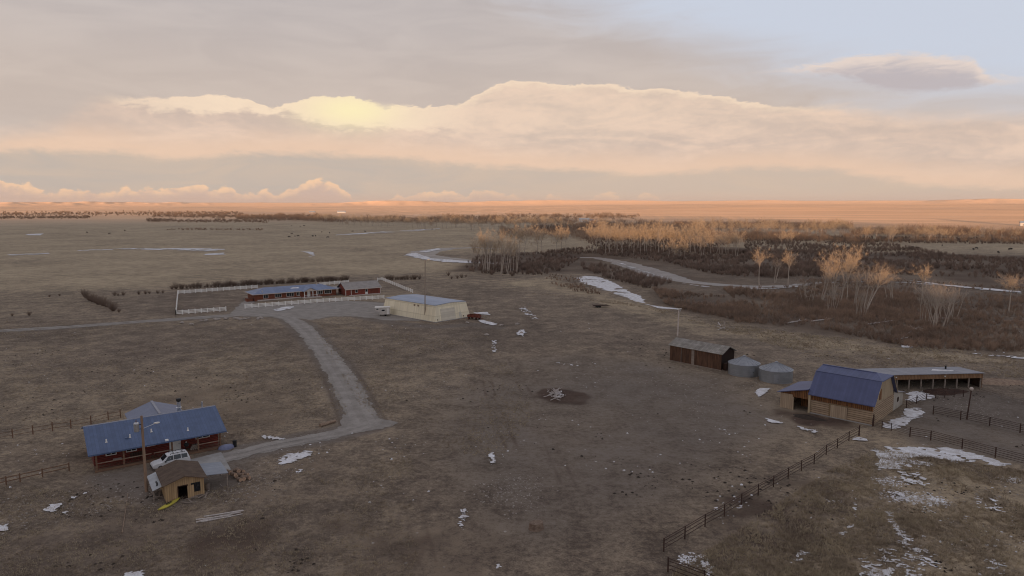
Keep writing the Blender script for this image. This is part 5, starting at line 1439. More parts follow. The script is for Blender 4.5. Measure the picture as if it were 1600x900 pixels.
barn()
LA = np.array([73.20, 126.90]); LANG = R(4.7)
def cattle_shed():
    t = thing('cattle_shed', 'long low open fronted cattle shed with grey metal roof behind the barn', 'cattle shed', (*LA, 0), LANG)
    x0, x1, D = -9.5, 17.4, 6.6
    H, HB = 3.0, 2.5
    w = MB(); w.box(x0, x1, D - .15, D, 0, HB - .1); w.box(x0, x0 + .15, 0.2, D - .15, 0, 2.4); w.box(x1 - .15, x1, .2, D - .15, 0, 2.4); w.build('wall', M['dark_board'], t)
    f = MB(); f.box(x0, x1, -.08, .04, 1.95, H - .1); f.build('fascia', M['loaf_board'], t)
    r = MB(); r.slab([(x0 - .2, -.35, H), (x1 + .2, -.35, H), (x1 + .2, D + .3, HB), (x0 - .2, D + .3, HB)], .1); r.build('roof', M['loaf_roof'], t)
    for k in range(9):
        x = x1 - .25 - k * 2.42
        p = MB(); p.box(x - .1, x + .1, .06, .26, 0, 1.95); p.build('post', M['grey_wood'], t)
    e = MB(); e.box(x1 - .02, x1 + .05, .05, 1.2, 0, 1.94); e.build('end_boards', M['loaf_board'], t)
    s = MB(); z = lambda y: H - (H - HB) * (y + .35) / (D + .65) + .03
    s.slab([(9.2, 3.2, z(3.2)), (12.8, 2.2, z(2.2)), (13.6, 2.8, z(2.8)), (10.5, 4.6, z(4.6))], .03); s.build('snow_patch', M['snow'], t)
    v = MB(); v.tube((13.4, 4.8, z(4.8) - .05), (13.4, 4.8, z(4.8) + .6), .16, n=8); v.build('roof_vent', M['black'], t)
    for x in (-.2, 9.6):
        l = MB(); l.box(x - .12, x + .12, -.22, -.085, 2.35, 2.55); l.build('wall_lamp', M['white_paint'], t)
    d = MB(); d.box(-9, 17, .3, D - .2, .005, .03)


cattle_shed()
q = Z8(853, 476)
t = thing('yard_lamp_pole', 'dark leaning yard pole with round pale lamp in the corral', 'lamp pole', (*q, 0))
a = MB(); a.tube((0, 0, 0), (.35, 0, 5.0), .12, .09, n=8); a.build('pole', M['rust_pipe'], t)
a = MB(); a.lathe([(.001, 4.85), (.2, 4.92), (.3, 5.15), (.22, 5.38), (.001, 5.45)], 12, c=(.36, 0)); a.build('lamp_globe', M['trim'], t)
# manure heap before the cattle shed
def mound(name, label, cat, px, sx, sy, h, mat, rz=0.0):
    v, f, n, r = [], [], 18, 6
    for j in range(r + 1):
        b_ = j / r
        for k in range(n):
            a_ = 2 * math.pi * k / n; q = (1 - b_) * (1 + .18 * math.sin(3 * a_ + 1) + .1 * math.sin(7 * a_))
            v.append((sx * q * math.cos(a_), sy * q * math.sin(a_), h * math.sin(b_ * 1.57) * (1 + .15 * math.sin(4 * a_ + 3 * b_)) - .02))
    f = [(j * n + k, j * n + (k + 1) % n, (j + 1) * n + (k + 1) % n, (j + 1) * n + k) for j in range(r) for k in range(n)]
    o = link(name, mesh_from(name, v, f, mat, None, True), None, (*at(*px), 0), rz)
    return tag(o, label, cat)


mound('manure_heap', 'low reddish brown heap before the open bays of the cattle shed', 'heap', (1475, 613), 4.5, 1.8, .7, M['dark_board'], R(4))
mound('dirt_heap', 'low dark dirt heap against the front of the barn lean-to', 'heap', (1262, 653), 2.6, 1.0, .5, M['clod'], R(-40))
mound('dirt_heap', 'long grassy bank beside the far end of the cattle shed', 'heap', (1560, 598), 6.5, 2.0, .8, M['rail_wood'], R(-10))

# ------------------------------------------------------------------ small far buildings
def far_house(label, px, L, D, H, zr, wall, roof, rz, nw=3, z0=0.0):
    p = at(*px); z0 = float(terrain(np.array([p[0]]), np.array([p[1]]))[0])
    t = thing('far_house', label, 'house', (p[0], p[1], z0), rz)
    w = MB(); w.box(0, L, 0, .2, -1, H); w.box(0, L, D - .2, D, -1, H)
    for x in (0, L - .2): w.plate([(x, .2, -1), (x, D - .2, -1), (x, D - .2, H), (x, D / 2, zr - .15), (x, .2, H)], (.2, 0, 0))
    w.build('wall', M[wall], t)
    r = MB(); gable_roof(r, -.5, L + .5, -.5, H - .2, D / 2, zr, D + .5, H - .2, .15); r.build('roof', M[roof], t)
    for k in range(nw): window(t, L * (k + .5) / nw, 0, 1.0, 1.6, 1.3, frame='trim', bars=0, proud=.1)


far_house('small white house among the far trees beyond the oxbow', (905, 347), 20, 9, 4.5, 7.5, 'white_paint', 'white_tin', R(-8))
far_house('second far white farm building right of the first white house', (922, 347.5), 14, 8, 3.5, 5.6, 'white_paint', 'grey_tin', R(12), 2)
far_house('distant white farmhouse at the right edge below the bench', (1594, 354), 24, 10, 5, 8, 'white_paint', 'white_tin', R(-30))
far_house('tiny pale barn far off before the left skyline', (527, 333), 34, 12, 6, 10, 'white_paint', 'white_tin', R(5), 2)
far_house('tiny pale shed far off left of the tiny pale barn', (483, 333), 24, 10, 5, 8, 'trim', 'white_tin', R(-5), 2)

# ------------------------------------------------------------------ vegetation
def ribbons(P, Q, w0, w1, gen):
    """thin tapering twigs from P to Q as flat slivers turned at random"""
    d = Q - P; d = d / np.maximum(np.linalg.norm(d, axis=1, keepdims=True), 1e-6)
    r = gen.normal(size=P.shape); s = np.cross(d, r); s /= np.maximum(np.linalg.norm(s, axis=1, keepdims=True), 1e-6)
    w0 = np.broadcast_to(np.asarray(w0, float), (len(P),))[:, None] / 2; w1 = np.broadcast_to(np.asarray(w1, float), (len(P),))[:, None] / 2
    V = np.stack([P - s * w0, P + s * w0, Q + s * w1, Q - s * w1], 1).reshape(-1, 3)
    return V, np.arange(len(V)).reshape(-1, 4)


def tree_meshes(seed, H, spread, clear, stems=1, twigs=1700, lean=0.0, tw=0.045):
    g = np.random.default_rng(seed)
    mb = MB(); tips = []
    unit = lambda v: v / np.linalg.norm(v)
    def grow(p, d, L, r, lvl):
        n = 3 if lvl < 2 else 2; q = p
        pts = [p]
        for k in range(n):
            d = unit(d + g.normal(size=3) * (0.07 if lvl == 0 else 0.16) + np.array([0, 0, 0.03 if lvl else 0.05]))
            q2 = q + d * L / n
            r2 = r * (1 - 0.22 * (1 if lvl else .8))
            mb.tube(q, q2, r, r2, 6 if lvl < 2 else 4, caps=False)
            if lvl == 1 and k > 0 or lvl == 0 and k == n - 1:
                pass
            if lvl >= 1:
                for _ in range(2 if lvl == 1 else 1):
                    if lvl < 3: spawn(q2, d, L * g.uniform(.38, .62), r2 * .55, lvl + 1)
            q, r = q2, r2; pts.append(q)
        if lvl >= 2: tips.append((pts[-2], pts[-1]))
        return q, d, r
    def spawn(p, d, L, r, lvl):
        a = g.normal(size=3); s = unit(np.cross(d, a)); ang = g.uniform(.45, .85)
        grow(p, unit(d * math.cos(ang) + s * math.sin(ang) + np.array([0, 0, .12])), L, r, lvl)
    for k in range(stems):
        a = g.uniform(0, 6.28); off = np.array([math.cos(a), math.sin(a), 0]) * (0 if stems == 1 else g.uniform(.3, 1.6))
        d0 = unit(np.array([lean + (0.22 * math.cos(a) if stems > 1 else 0), 0.22 * math.sin(a) if stems > 1 else 0, 1]) + g.normal(size=3) * .04)
        h = H * g.uniform(.85, 1.0) if stems > 1 else H
        q, d, r = grow(off - d0 * .2, d0, h * clear, (h * .0135 + .05) * (.5 if stems > 4 else 1), 0)
        m = g.integers(4, 6) if stems == 1 else 3
        for j in range(m):
            b = 2 * math.pi * (j + g.uniform(-.3, .3)) / m; t = g.uniform(.45, 1.0) * spread
            grow(q - d * h * clear * g.uniform(0, .22), unit(np.array([math.cos(b) * t, math.sin(b) * t, 1.0]) + d * .4), h * (1 - clear) * g.uniform(.62, .88), r * .62, 1)
        grow(q, d, h * (1 - clear) * .8, r * .7, 1)
    A = np.array([t[0] for t in tips]); B = np.array([t[1] for t in tips])
    i = g.integers(0, len(A), twigs); f = g.random((twigs, 1)); P = A[i] + (B[i] - A[i]) * f
    dd = B[i] - A[i]; dd /= np.linalg.norm(dd, axis=1, keepdims=True)
    D = dd * .8 + g.normal(size=(twigs, 3)) * .6 + np.array([0, 0, .32]); D /= np.linalg.norm(D, axis=1, keepdims=True)
    Q = P + D * g.uniform(.6, 1.7, (twigs, 1)) * (H / 18)
    V1, F1 = ribbons(P, Q, tw, tw * .35, g)
    # second flush of finer twigs from the first
    i = g.integers(0, twigs, twigs); P2 = P[i] + (Q[i] - P[i]) * g.uniform(.3, 1, (twigs, 1))
    D2 = D[i] * .6 + g.normal(size=(twigs, 3)) * .65 + np.array([0, 0, .22]); D2 /= np.linalg.norm(D2, axis=1, keepdims=True)
    V2, F2 = ribbons(P2, P2 + D2 * g.uniform(.4, 1.0, (twigs, 1)) * (H / 18), tw * .8, tw * .3, g)
    V = np.vstack([V1, V2]); F = np.vstack([F1, F2 + len(V1)])
    return mesh_from('trunk', mb.v, mb.f, M['trunk_bark'], None, True), big_mesh('crown', V, F, M['twigs'])


def vary(m, c, f):
    """each tree a little different in hue"""
    N = Nodes(m.node_tree); b = m.node_tree.nodes['Principled BSDF']; lk = b.inputs['Base Color'].links[0]; src = lk.from_socket
    oi = N.new('ShaderNodeObjectInfo')
    N.l.new(N.mix(N.m('MULTIPLY', oi.outputs['Random'], f), src, (*c, 1)), b.inputs['Base Color'])


vary(M['twigs'], (0.38, 0.30, 0.23), 0.5)
vary(M['trunk_bark'], (0.30, 0.25, 0.21), 0.4)
TREES = {}
for key, args in {'broad': (3, 18, 1.15, .44, 1, 1400), 'tall': (5, 20, .8, .5, 1, 1400), 'round': (8, 16, 1.3, .42, 1, 1700), 'slim': (13, 18, .55, .58, 1, 800),
                  'clump': (21, 17, 1.1, .40, 3, 1300), 'saplings': (34, 9, .5, .55, 7, 36), 'bare': (41, 16, .45, .62, 3, 220)}.items():
    TREES[key] = tree_meshes(args[0], 18 * args[1] / 18, *args[2:], tw=0.055 if key in ('broad', 'round', 'clump', 'tall') else 0.04)
TREEH = {'broad': 18, 'tall': 20, 'round': 16, 'slim': 18, 'clump': 17, 'saplings': 9, 'bare': 16}
for k_ in TREES:                                   # measure the grown height
    co = np.empty(len(TREES[k_][1].vertices) * 3, np.float32); TREES[k_][1].vertices.foreach_get('co', co); TREEH[k_] = float(np.percentile(co[2::3], 99.5))
TREE_COUNT = [0]


def tree(kind, px, py, top=None, label=None, group=None, h=None, rot=None, wide=1.0, name='cottonwood_tree', lean=0):
    p = at(px, py) if py is not None else np.array(px)
    z = float(terrain(np.array([p[0]]), np.array([p[1]]))[0])
    if h is None: h = zat(p, top) - z
    s = h / TREEH[kind]; TREE_COUNT[0] += 1
    t = thing(name, label, 'tree', (p[0], p[1], z), rng.random() * 6.28 if rot is None else rot, group)
    t.scale = (s * wide, s * wide, s); t.rotation_euler[1] = lean
    link('trunk', TREES[kind][0], t); link('crown', TREES[kind][1], t)
    return t


# the trees one can tell apart on the near bank
tree('slim', 1186, 448, 386, 'single slender cottonwood with sunlit top left of the other near bank trees', rot=1)
tree('slim', 1231, 449, 390, 'second slender cottonwood with sunlit top just right of the single slender one')
tree('bare', 1211, 442, 402, 'dim thin leafless tree between the two slender cottonwoods', name='bare_tree')
tree('bare', 1281, 473, 410, 'pale thin tree at the left edge of the big sunlit clump', name='bare_tree', wide=.8)
tree('clump', 1308, 474, 381, 'biggest cottonwood of the near bank with glowing orange crown', wide=.8)
tree('tall', 1323, 470, 383, 'tall orange crowned cottonwood on the right of the biggest one', wide=.8)
tree('bare', 1332, 478, 412, 'bare white stemmed tree just below the glowing orange crowns', name='bare_tree', wide=.9)
tree('bare', 1349, 488, 414, 'bare white trunks standing between the big crowns and the leaning tree', name='bare_tree')
tree('slim', 1352, 490, 405, 'cottonwood leaning far to the right with sunlit top', rot=0, lean=R(24))
tree('slim', 1439, 476, 412, 'slender sunlit cottonwood standing over the white sapling thicket')
tree('slim', 1575, 493, 427, 'lone slender cottonwood with sunlit crown near the right edge', wide=1.25)
for k, (x, y, tp) in enumerate(((1443, 505, 446), (1458, 513, 440), (1470, 506, 437), (1482, 500, 444))):
    tree('saplings', x, y, tp, 'thin white bare saplings crowded in the thicket below the slender sunlit cottonwood', 'white saplings in the thicket', name='sapling', wide=1.1)
for k, (x, y, tp) in enumerate(((1262, 470, 432), (1296, 485, 440), (1340, 495, 445), (1395, 470, 428))):
    tree('saplings', x, y, tp, 'thin bare saplings among the trunks under the big orange crowns', 'saplings under the big crowns', name='sapling', wide=1.2)
# faint tall trees on the brush island right of the oxbow
for k in range(15):
    x = 742 + k * 4.6 + rng.uniform(-2, 2); tree(('slim', 'tall', 'bare')[k % 3], x, 426 + rng.uniform(-9, 5), 359 + rng.uniform(-4, 16), 'tall pale bare tree on the brushy island beside the oxbow', 'trees on the brush island', wide=.7)
for k, x in enumerate((803, 812, 819, 838, 846, 868, 876, 884)):
    tree(('round', 'tall', 'broad')[k % 3], x, 396 + rng.uniform(-3, 3), 349 + rng.uniform(0, 6), 'cottonwood with orange top in the pair of groves behind the brush island', 'groves behind the island', wide=.9)
def grove(xs, base, top, label, group, kinds=('broad', 'tall', 'round', 'clump'), jx=4, jb=3, jt=3, wide=1.0):
    for k, x in enumerate(xs):
        xx = x + rng.uniform(-jx, jx); b_ = base(xx) if callable(base) else base
        tp = top(xx) if callable(top) else top
        jt_ = rng.uniform(-jt, jt); tree(kinds[int(rng.integers(len(kinds)))], xx, b_ + rng.uniform(-jb, jb), tp + jt_, label, group, wide=wide * rng.uniform(.85, 1.2))


grove(np.arange(925, 1095, 8.4), lambda x: 389 + (x - 925) * .03, lambda x: 347, 'sunlit cottonwood in the long grove across the river', 'long grove across the river', ('broad', 'round', 'broad', 'tall', 'clump'), jb=6, jt=8, wide=1.1)
grove(np.arange(934, 1090, 9), 395, 351, 'slim cottonwood at the front of the long grove across the river', 'front row of the long grove', ('slim', 'tall'), jb=3, jt=6)
grove((1044, 1052, 1060, 1069), 405, 371, 'low round cottonwood standing before the long grove by the river bend', 'low round trees by the bend', ('round',), 2, 2, 2)
grove((1090, 1100, 1108, 1118, 1128, 1138, 1146, 1152), 399, 359, 'broad cottonwood of the bright grove right of the long grove', 'bright grove', ('broad', 'round', 'clump'), 3, 3, 2)
grove((1222, 1229, 1236), 386, 358, 'cottonwood of the small group above the near slender pair', 'small group above the pair', ('tall', 'broad'), 2, 2, 2)
grove(np.arange(1092, 1330, 6), lambda x: 366 + (x - 1090) * .012, lambda x: 342 + (x - 1090) * .018, 'cottonwood in the far belt behind the dark willow brush', 'far belt behind the brush', jb=5, jt=6)
grove((1350, 1358, 1366, 1384, 1392, 1436, 1446, 1454, 1462, 1470), 378, 351, 'orange cottonwood standing along the hay meadow on the right', 'trees along the hay meadow', jb=2, jt=2)
grove(np.arange(1336, 1600, 11), 375, 356, 'small grey cottonwood in the thin far belt on the right', 'thin far belt on the right', ('tall', 'slim', 'round'), jb=3, jt=4)
grove(np.arange(640, 890, 5.4), lambda x: 357 + (x - 640) * .010, lambda x: 338 + (x - 640) * .006, 'sunlit cottonwood in the long belt beyond the left meadow', 'belt beyond the meadow', jb=3, jt=5)
grove(np.arange(500, 640, 5.0), lambda x: 348 + (x - 500) * .055, lambda x: 333 + (x - 500) * .035, 'small cottonwood at the far left end of the long belt', 'far end of the belt', jb=2, jt=2)


for k, (x0, y0, x1, y1) in enumerate(((1268, 503, 1300, 500), (1290, 478, 1312, 480), (1355, 508, 1395, 503), (1420, 512, 1440, 519), (1465, 498, 1500, 500), (1230, 506, 1258, 502), (1415, 525, 1436, 512), (1395, 532, 1418, 530))):
    q0, q1 = at(x0, y0), at(x1, y1); d = q1 - q0; L = np.linalg.norm(d); b_ = MB()
    b_.tube((-L / 2, 0, .25), (L / 2, 0, .45), .22, .10, n=7); b_.tube((L * .15, 0, .37), (L * .38, L * .12, .9), .08, .03, n=5); b_.tube((L * .25, 0, .4), (L * .45, -L * .1, .8), .07, .03, n=5)
    tag(b_.build('fallen_log', M['bleached'], None, (*((q0 + q1) / 2), 0), math.atan2(d[1], d[0])), 'bleached fallen trunk lying in the scrub of the near river bank', 'log', 'fallen trunks in the scrub')


# dense brush: nobody could count the stems
def brush(name, regions, mat, kind='stuff'):
    Vs, Fs, o = [], [], 0
    for poly, count, (h0, h1), n, w in regions:
        pts = np.array(G(*poly)) if poly and len(poly[0]) == 2 else np.array(poly)
        lo, hi = pts.min(0), pts.max(0); c = np.zeros((0, 2))
        while len(c) < count:
            q = lo + (hi - lo) * rng.random((count * 3, 2)); keep = inside(q[:, 0], q[:, 1], pts)
            dens = fbm(q[:, 0] / 28, q[:, 1] / 28, 51, 3) + .25 * fbm(q[:, 0] / 8, q[:, 1] / 8, 52, 2)
            q = q[keep & (dens + .30 > rng.random(len(q)) * .5)]; c = np.vstack([c, q])
        c = c[:count]; z = terrain(c[:, 0], c[:, 1])
        h = h0 + (h1 - h0) * np.clip(.5 + 1.1 * fbm(c[:, 0] / 20, c[:, 1] / 20, 61, 3) + .25 * rng.normal(size=count), 0, 1)
        N_ = count * n; i = np.repeat(np.arange(count), n)
        th = rng.random(N_) * 6.283; rad = np.sqrt(rng.random(N_)) * .28 * h[i]
        P = np.stack([c[i, 0] + rad * np.cos(th) * .6, c[i, 1] + rad * np.sin(th) * .6, z[i] + rng.random(N_) ** 2 * .3 * h[i]], 1)
        sp = rng.uniform(.05, .62, N_); hh = h[i] * rng.uniform(.45, 1.0, N_) * (1 - sp * .5)
        Q = P + np.stack([np.cos(th) * sp * hh, np.sin(th) * sp * hh, hh * .95], 1)
        V, F = ribbons(P, Q, w, w * .45, rng)
        m = N_ // 1; j = rng.integers(0, N_, m); P2 = P[j] + (Q[j] - P[j]) * rng.uniform(.3, .9, (m, 1)); D = rng.normal(size=(m, 3)) * .5 + np.array([0, 0, .8])
        V2, F2 = ribbons(P2, P2 + D * (h[i][j] * .28)[:, None], w * .7, w * .3, rng)
        Vs += [V, V2]; Fs += [F + o, F2 + o + len(V)]; o += len(V) + len(V2)
    return tag(link(name, big_mesh(name, np.vstack(Vs), np.vstack(Fs), mat)), None, None, None, kind)


M['willow'] = pm('willow', (0.29, 0.205, 0.158), (0.14, 0.10, 0.08), 0.06, 0.95, 0, 0.0, fine=0.4)
M['red_willow'] = pm('red_willow', (0.37, 0.255, 0.18), (0.20, 0.14, 0.105), 0.07, 0.95, 0, 0.0, fine=0.5)
brush('willow_thicket', [
    ([(722, 412), (760, 398), (820, 404), (880, 398), (905, 404), (880, 422), (840, 432), (780, 432), (735, 424)], 520, (1.2, 3.4), 46, .09),
    ([(800, 400), (905, 388), (1100, 388), (1190, 398), (1290, 412), (1290, 432), (1200, 436), (1110, 428), (1040, 410), (960, 400), (900, 398)], 2300, (1.3, 3.6), 34, .10),
    ([(1160, 370), (1340, 372), (1480, 398), (1640, 408), (1640, 438), (1480, 432), (1330, 428), (1240, 410), (1165, 392)], 2700, (1.3, 3.4), 32, .10),
    ([(1290, 370), (1640, 374), (1640, 382), (1290, 379)], 900, (1.4, 3.4), 26, .16),
    ([(900, 368), (1090, 370), (1160, 378), (1110, 388), (930, 386)], 900, (1.4, 3.4), 28, .14),
    ([(820, 355), (900, 352), (1000, 352), (1100, 360), (1000, 366), (860, 364)], 700, (3.0, 7.0), 24, .2),
    ([(905, 412), (960, 418), (1010, 432), (1050, 442), (1010, 452), (960, 438), (915, 428)], 300, (1.2, 3.0), 40, .07),
], M['willow'])
brush('riverbank_scrub', [
    ([(1130, 470), (1250, 455), (1420, 452), (1640, 470), (1640, 552), (1430, 545), (1270, 512), (1150, 505)], 4200, (.7, 2.5), 26, .05),
    ([(1020, 452), (1110, 462), (1180, 468), (1180, 505), (1100, 492), (1040, 476)], 800, (.7, 2.0), 28, .05),
    ([(860, 428), (910, 436), (940, 462), (900, 456), (850, 440)], 160, (.6, 1.6), 26, .05),
    ([(1250, 437), (1420, 438), (1640, 452), (1640, 464), (1400, 446), (1250, 452)], 420, (.5, 1.5), 26, .06),
    ([(1130, 452), (1300, 448), (1290, 462), (1150, 470)], 300, (.8, 2.2), 30, .06),
], M['red_willow'])

# far woods: masses of bare trees too small to tell apart
def far_wood(rows):
    Vs, Fs, o = [], [], 0
    for x0, x1, yb, yv, n, (h0, h1), depth in rows:
        x = rng.uniform(x0, x1, n); y = yb + rng.normal(0, depth, n) + (x - x0) / (x1 - x0) * yv
        p = np.array([at(a, b) for a, b in zip(x, y)]); z = terrain(p[:, 0], p[:, 1]); h = rng.uniform(h0, h1, n) * np.clip(.85 + 1.5 * fbm(p[:, 0] / 45, p[:, 1] / 120, 91, 3), .3, 1.4)
        m = 70; i = np.repeat(np.arange(n), m); N_ = n * m
        th = rng.random(N_) * 6.283; r = np.sqrt(rng.random(N_)) * .36 * h[i]; zz = rng.random(N_) ** .8
        P = np.stack([p[i, 0] + r * np.cos(th), p[i, 1] + r * np.sin(th), z[i] + h[i] * zz * .62], 1)
        Q = P + np.stack([np.cos(th) * .12 * h[i], np.sin(th) * .12 * h[i], h[i] * .34 * rng.uniform(.5, 1.1, N_)], 1)
        w = np.linalg.norm(p, axis=1)[i] * .00014
        V, F = ribbons(P, Q, w, w * .5, rng); Vs.append(V); Fs.append(F + o); o += len(V)
    return tag(link('distant_woods', big_mesh('distant_woods', np.vstack(Vs), np.vstack(Fs), M['far_twigs'])), None, None, None, 'stuff')


M['far_twigs'] = pm('far_twigs', (0.36, 0.25, 0.17), (0.25, 0.165, 0.115), 0.01, 0.95, 0, 0.0, fine=0.05)
far_wood([(-40, 140, 341, -1, 260, (5, 11), 1.0), (0, 380, 335, -1, 420, (6, 12), 1.6), (230, 420, 346, 1, 240, (4, 9), .8), (240, 500, 338, 2, 380, (7, 14), 1.2), (370, 520, 342, 3, 320, (8, 15), 1.2),
          (260, 410, 359, 0, 110, (1.2, 3), .6), (500, 900, 345, 4, 700, (8, 16), 1.6), (900, 1330, 354, 4, 700, (8, 15), 2.0), (1330, 1640, 366, 4, 500, (6, 13), 2.0), (700, 1000, 341, 2, 300, (6, 13), 1.0),
          (905, 1110, 372, 3, 330, (8, 15), 5.0), (1090, 1340, 372, 4, 330, (6, 12), 3.0), (780, 920, 366, 2, 160, (6, 12), 4.0), (1330, 1640, 378, 1, 160, (3, 8), 1.2)])


# shrubs of the windbreak behind the ranch house
def shrub_mesh(seed, h, n, w):
    g = np.random.default_rng(seed); th = g.random(n) * 6.283; sp = g.uniform(.05, .7, n); hh = h * g.uniform(.5, 1, n)
    P = np.stack([.3 * np.cos(th) * g.random(n), .3 * np.sin(th) * g.random(n), np.zeros(n)], 1)
    Q = P + np.stack([np.cos(th) * sp * hh, np.sin(th) * sp * hh, hh * (1 - .3 * sp)], 1)
    V, F = ribbons(P, Q, w, w * .4, g)
    j = g.integers(0, n, 2 * n); P2 = P[j] + (Q[j] - P[j]) * g.uniform(.25, .95, (2 * n, 1)); D = g.normal(size=(2 * n, 3)) * .5 + np.array([0, 0, .7])
    V2, F2 = ribbons(P2, P2 + D * h * .25, w * .8, w * .3, g)
    return big_mesh('shrub', np.vstack([V, V2]), np.vstack([F, F2 + len(V)]), M['windbreak'])


M['windbreak'] = pm('windbreak', (0.20, 0.14, 0.105), (0.13, 0.092, 0.072), 0.5, 0.95, 0, 0.0)
SH = [shrub_mesh(k, 2.6, 64, .06) for k in (1, 2, 3)]
def shrubs(pts, label, group, s0=.8, s1=1.3):
    for x, y in pts:
        p = at(x + rng.uniform(-1.5, 1.5), y); o = link('shrub', SH[int(rng.integers(3))], None, (*p, 0), rng.random() * 6.28)
        s = rng.uniform(s0, s1); o.scale = (s * 1.1, s * 1.1, s); tag(o, label, 'shrub', group)


shrubs([(x, 453.0 - (x - 270) * .052 - 1) for x in np.concatenate([np.arange(270, 340, 5.5), np.arange(342, 545, 3.4)])], 'bare dark shrub in the long windbreak row behind the white back fence', 'windbreak behind the ranch', .45, 1.3)
shrubs([(x, 437.5 - (x - 600) * .02) for x in np.arange(606, 655, 4)], 'bare dark shrub in the short row beyond the fence corner above the workshop', 'short row beyond the fence corner', .7, 1.15)
shrubs([(132, 462), (135, 466), (139, 470), (150, 473), (155, 476), (161, 478), (167, 480), (173, 484), (178, 486), (145, 472)], 'dark tangled shrub in the slanting clump left of the white fenced yard', 'slanting clump left of the yard', .9, 1.5)
shrubs([(180, 462), (185, 462), (192, 461.5), (218, 460), (226, 459.5), (234, 459), (246, 458.5), (254, 458)], 'small dark shrub in the broken row left of the white back fence', 'broken row left of the yard', .5, .85)
shrubs([(78, 464), (94, 462.5), (186, 488), (1100, 476), (20, 494), (45, 493)], 'lone small dark shrub in open grass away from the rows', 'lone small shrubs', .4, .7)
shrubs([(700 + k * 7, 431 + (k * 5) % 6) for k in range(5)], 'low dark shrub at the left foot of the brushy island', 'shrubs at the foot of the island', .6, 1.0)

# cattle
def cow_mesh():
    import bmesh
    me = bpy.data.meshes.new('cow'); b = bmesh.new()
    J = [(-.85, 0, 1.15), (-.3, 0, 1.12), (.35, 0, 1.12), (.75, 0, 1.2), (1.05, 0, 1.25), (1.35, 0, 1.1), (1.62, 0, .92)]
    Rr = [.30, .40, .40, .34, .20, .17, .10]
    vs = [b.verts.new(p) for p in J]; rad = list(Rr)
    for a_, c_ in zip(vs, vs[1:]): b.edges.new((a_, c_))
    def chain(root, pts, rs):
        prev = root
        for p, r_ in zip(pts, rs):
            v = b.verts.new(p); rad.append(r_); b.edges.new((prev, v)); prev = v
    for s in (-1, 1):
        chain(vs[0], [(-.82, s * .2, .8), (-.92, s * .2, .5), (-.84, s * .2, .04)], (.17, .085, .06))
        chain(vs[3], [(.66, s * .2, .75), (.66, s * .2, .42), (.66, s * .2, .04)], (.14, .075, .06))
        chain(vs[5], [(1.32, s * .24, 1.2)], (.05,))
    chain(vs[0], [(-1.2, 0, 1.1), (-1.25, 0, .6)], (.05, .035))
    b.to_mesh(me); b.free()
    o = bpy.data.objects.new('cow_source', me); COL.objects.link(o)
    md = o.modifiers.new('skin', 'SKIN'); me.skin_vertices[0].data[0].use_root = True
    for k, r_ in enumerate(rad): me.skin_vertices[0].data[k].radius = (r_, r_)
    sb = o.modifiers.new('sub', 'SUBSURF'); sb.levels = sb.render_levels = 1
    dg = bpy.context.evaluated_depsgraph_get(); dg.update()
    out = bpy.data.meshes.new_from_object(o.evaluated_get(dg)); out.name = 'cow'
    bpy.data.objects.remove(o); out.materials.clear(); out.materials.append(M['hide'])
    out.polygons.foreach_set('use_smooth', [True] * len(out.polygons))
    return out


COW = cow_mesh()
def herd(pts, label, group):
    for x, y in pts:
        p = at(x, y); o = link('cow', COW, None, (p[0], p[1], float(terrain(p[:1], p[1:])[0])), rng.random() * 6.28); o.scale = (1.15, 1.15, 1.15); tag(o, label, 'cow', group)


herd([(452, 371), (456, 366), (461, 370), (466, 370), (489, 370), (493, 369.5), (512, 372), (503, 363.5), (515, 365), (551, 362.5), (570, 362.5), (456, 353.5), (469, 354.5), (475, 353.5), (171, 366), (195, 361), (136, 364), (320, 359)], 'black cow grazing with the scattered herd on the wide left meadow', 'cattle on the left meadow')
herd([(1426, 388), (1433, 389), (1472, 385), (1521, 391), (1526, 389.5), (1560, 396), (1577, 391), (1579, 390.5)], 'black cow standing on the pale hay meadow right of the willow brush', 'cattle on the hay meadow')

# rocks along the drive and pale stones by the old tracks
rk = MB(); g_ = np.random.default_rng(3)
ph = [(math.sin(a_) * math.cos(c_), math.sin(a_) * math.sin(c_), math.cos(a_)) for a_ in (.5, 1.2, 1.9) for c_ in np.arange(0, 6.28, 1.047)]
rv = [(x * g_.uniform(.8, 1.2) * .6, y * g_.uniform(.8, 1.2) * .45, max(-.05, z * g_.uniform(.8, 1.2) * .32 + .15)) for x, y, z in [(0, 0, 1)] + ph]
rf = [(0, 1 + k, 1 + (k + 1) % 6) for k in range(6)] + [(1 + j * 6 + k, 1 + (j + 1) * 6 + k, 1 + (j + 1) * 6 + (k + 1) % 6, 1 + j * 6 + (k + 1) % 6) for j in range(2) for k in range(6)] + [tuple(18 - k for k in range(6))]
ROCK = mesh_from('rock', rv, rf, M['rock'])
for k, (x, y) in enumerate([(314, 502), (322, 501.5), (337, 500), (341, 499.5), (352, 499), (354, 498.5), (367, 498), (371, 499), (376, 500), (382, 499.5), (388, 498.5), (403, 499), (407, 498), (284, 505), (299, 508)]):
    p = at(x, y); o = link('rock', ROCK, None, (*p, 0), k * 1.3); s = 1.0 + .5 * ((k * 7) % 5) / 4; o.scale = (s * 1.2, s, s)
    tag(o, 'pale rock in the loose row along the near side of the gravel road', 'rock', 'rocks along the gravel road')
for k, (x, y) in enumerate([(783, 509), (815, 521), (760, 524), (730, 505), (808, 507)]):
    p = at(x, y); o = link('rock', ROCK, None, (*p, 0), k * 1.7); o.scale = (1.3, 1.2, 1.1)
    tag(o, 'pale rock on the bare ground right of the cream workshop', 'rock', 'rocks right of the workshop')


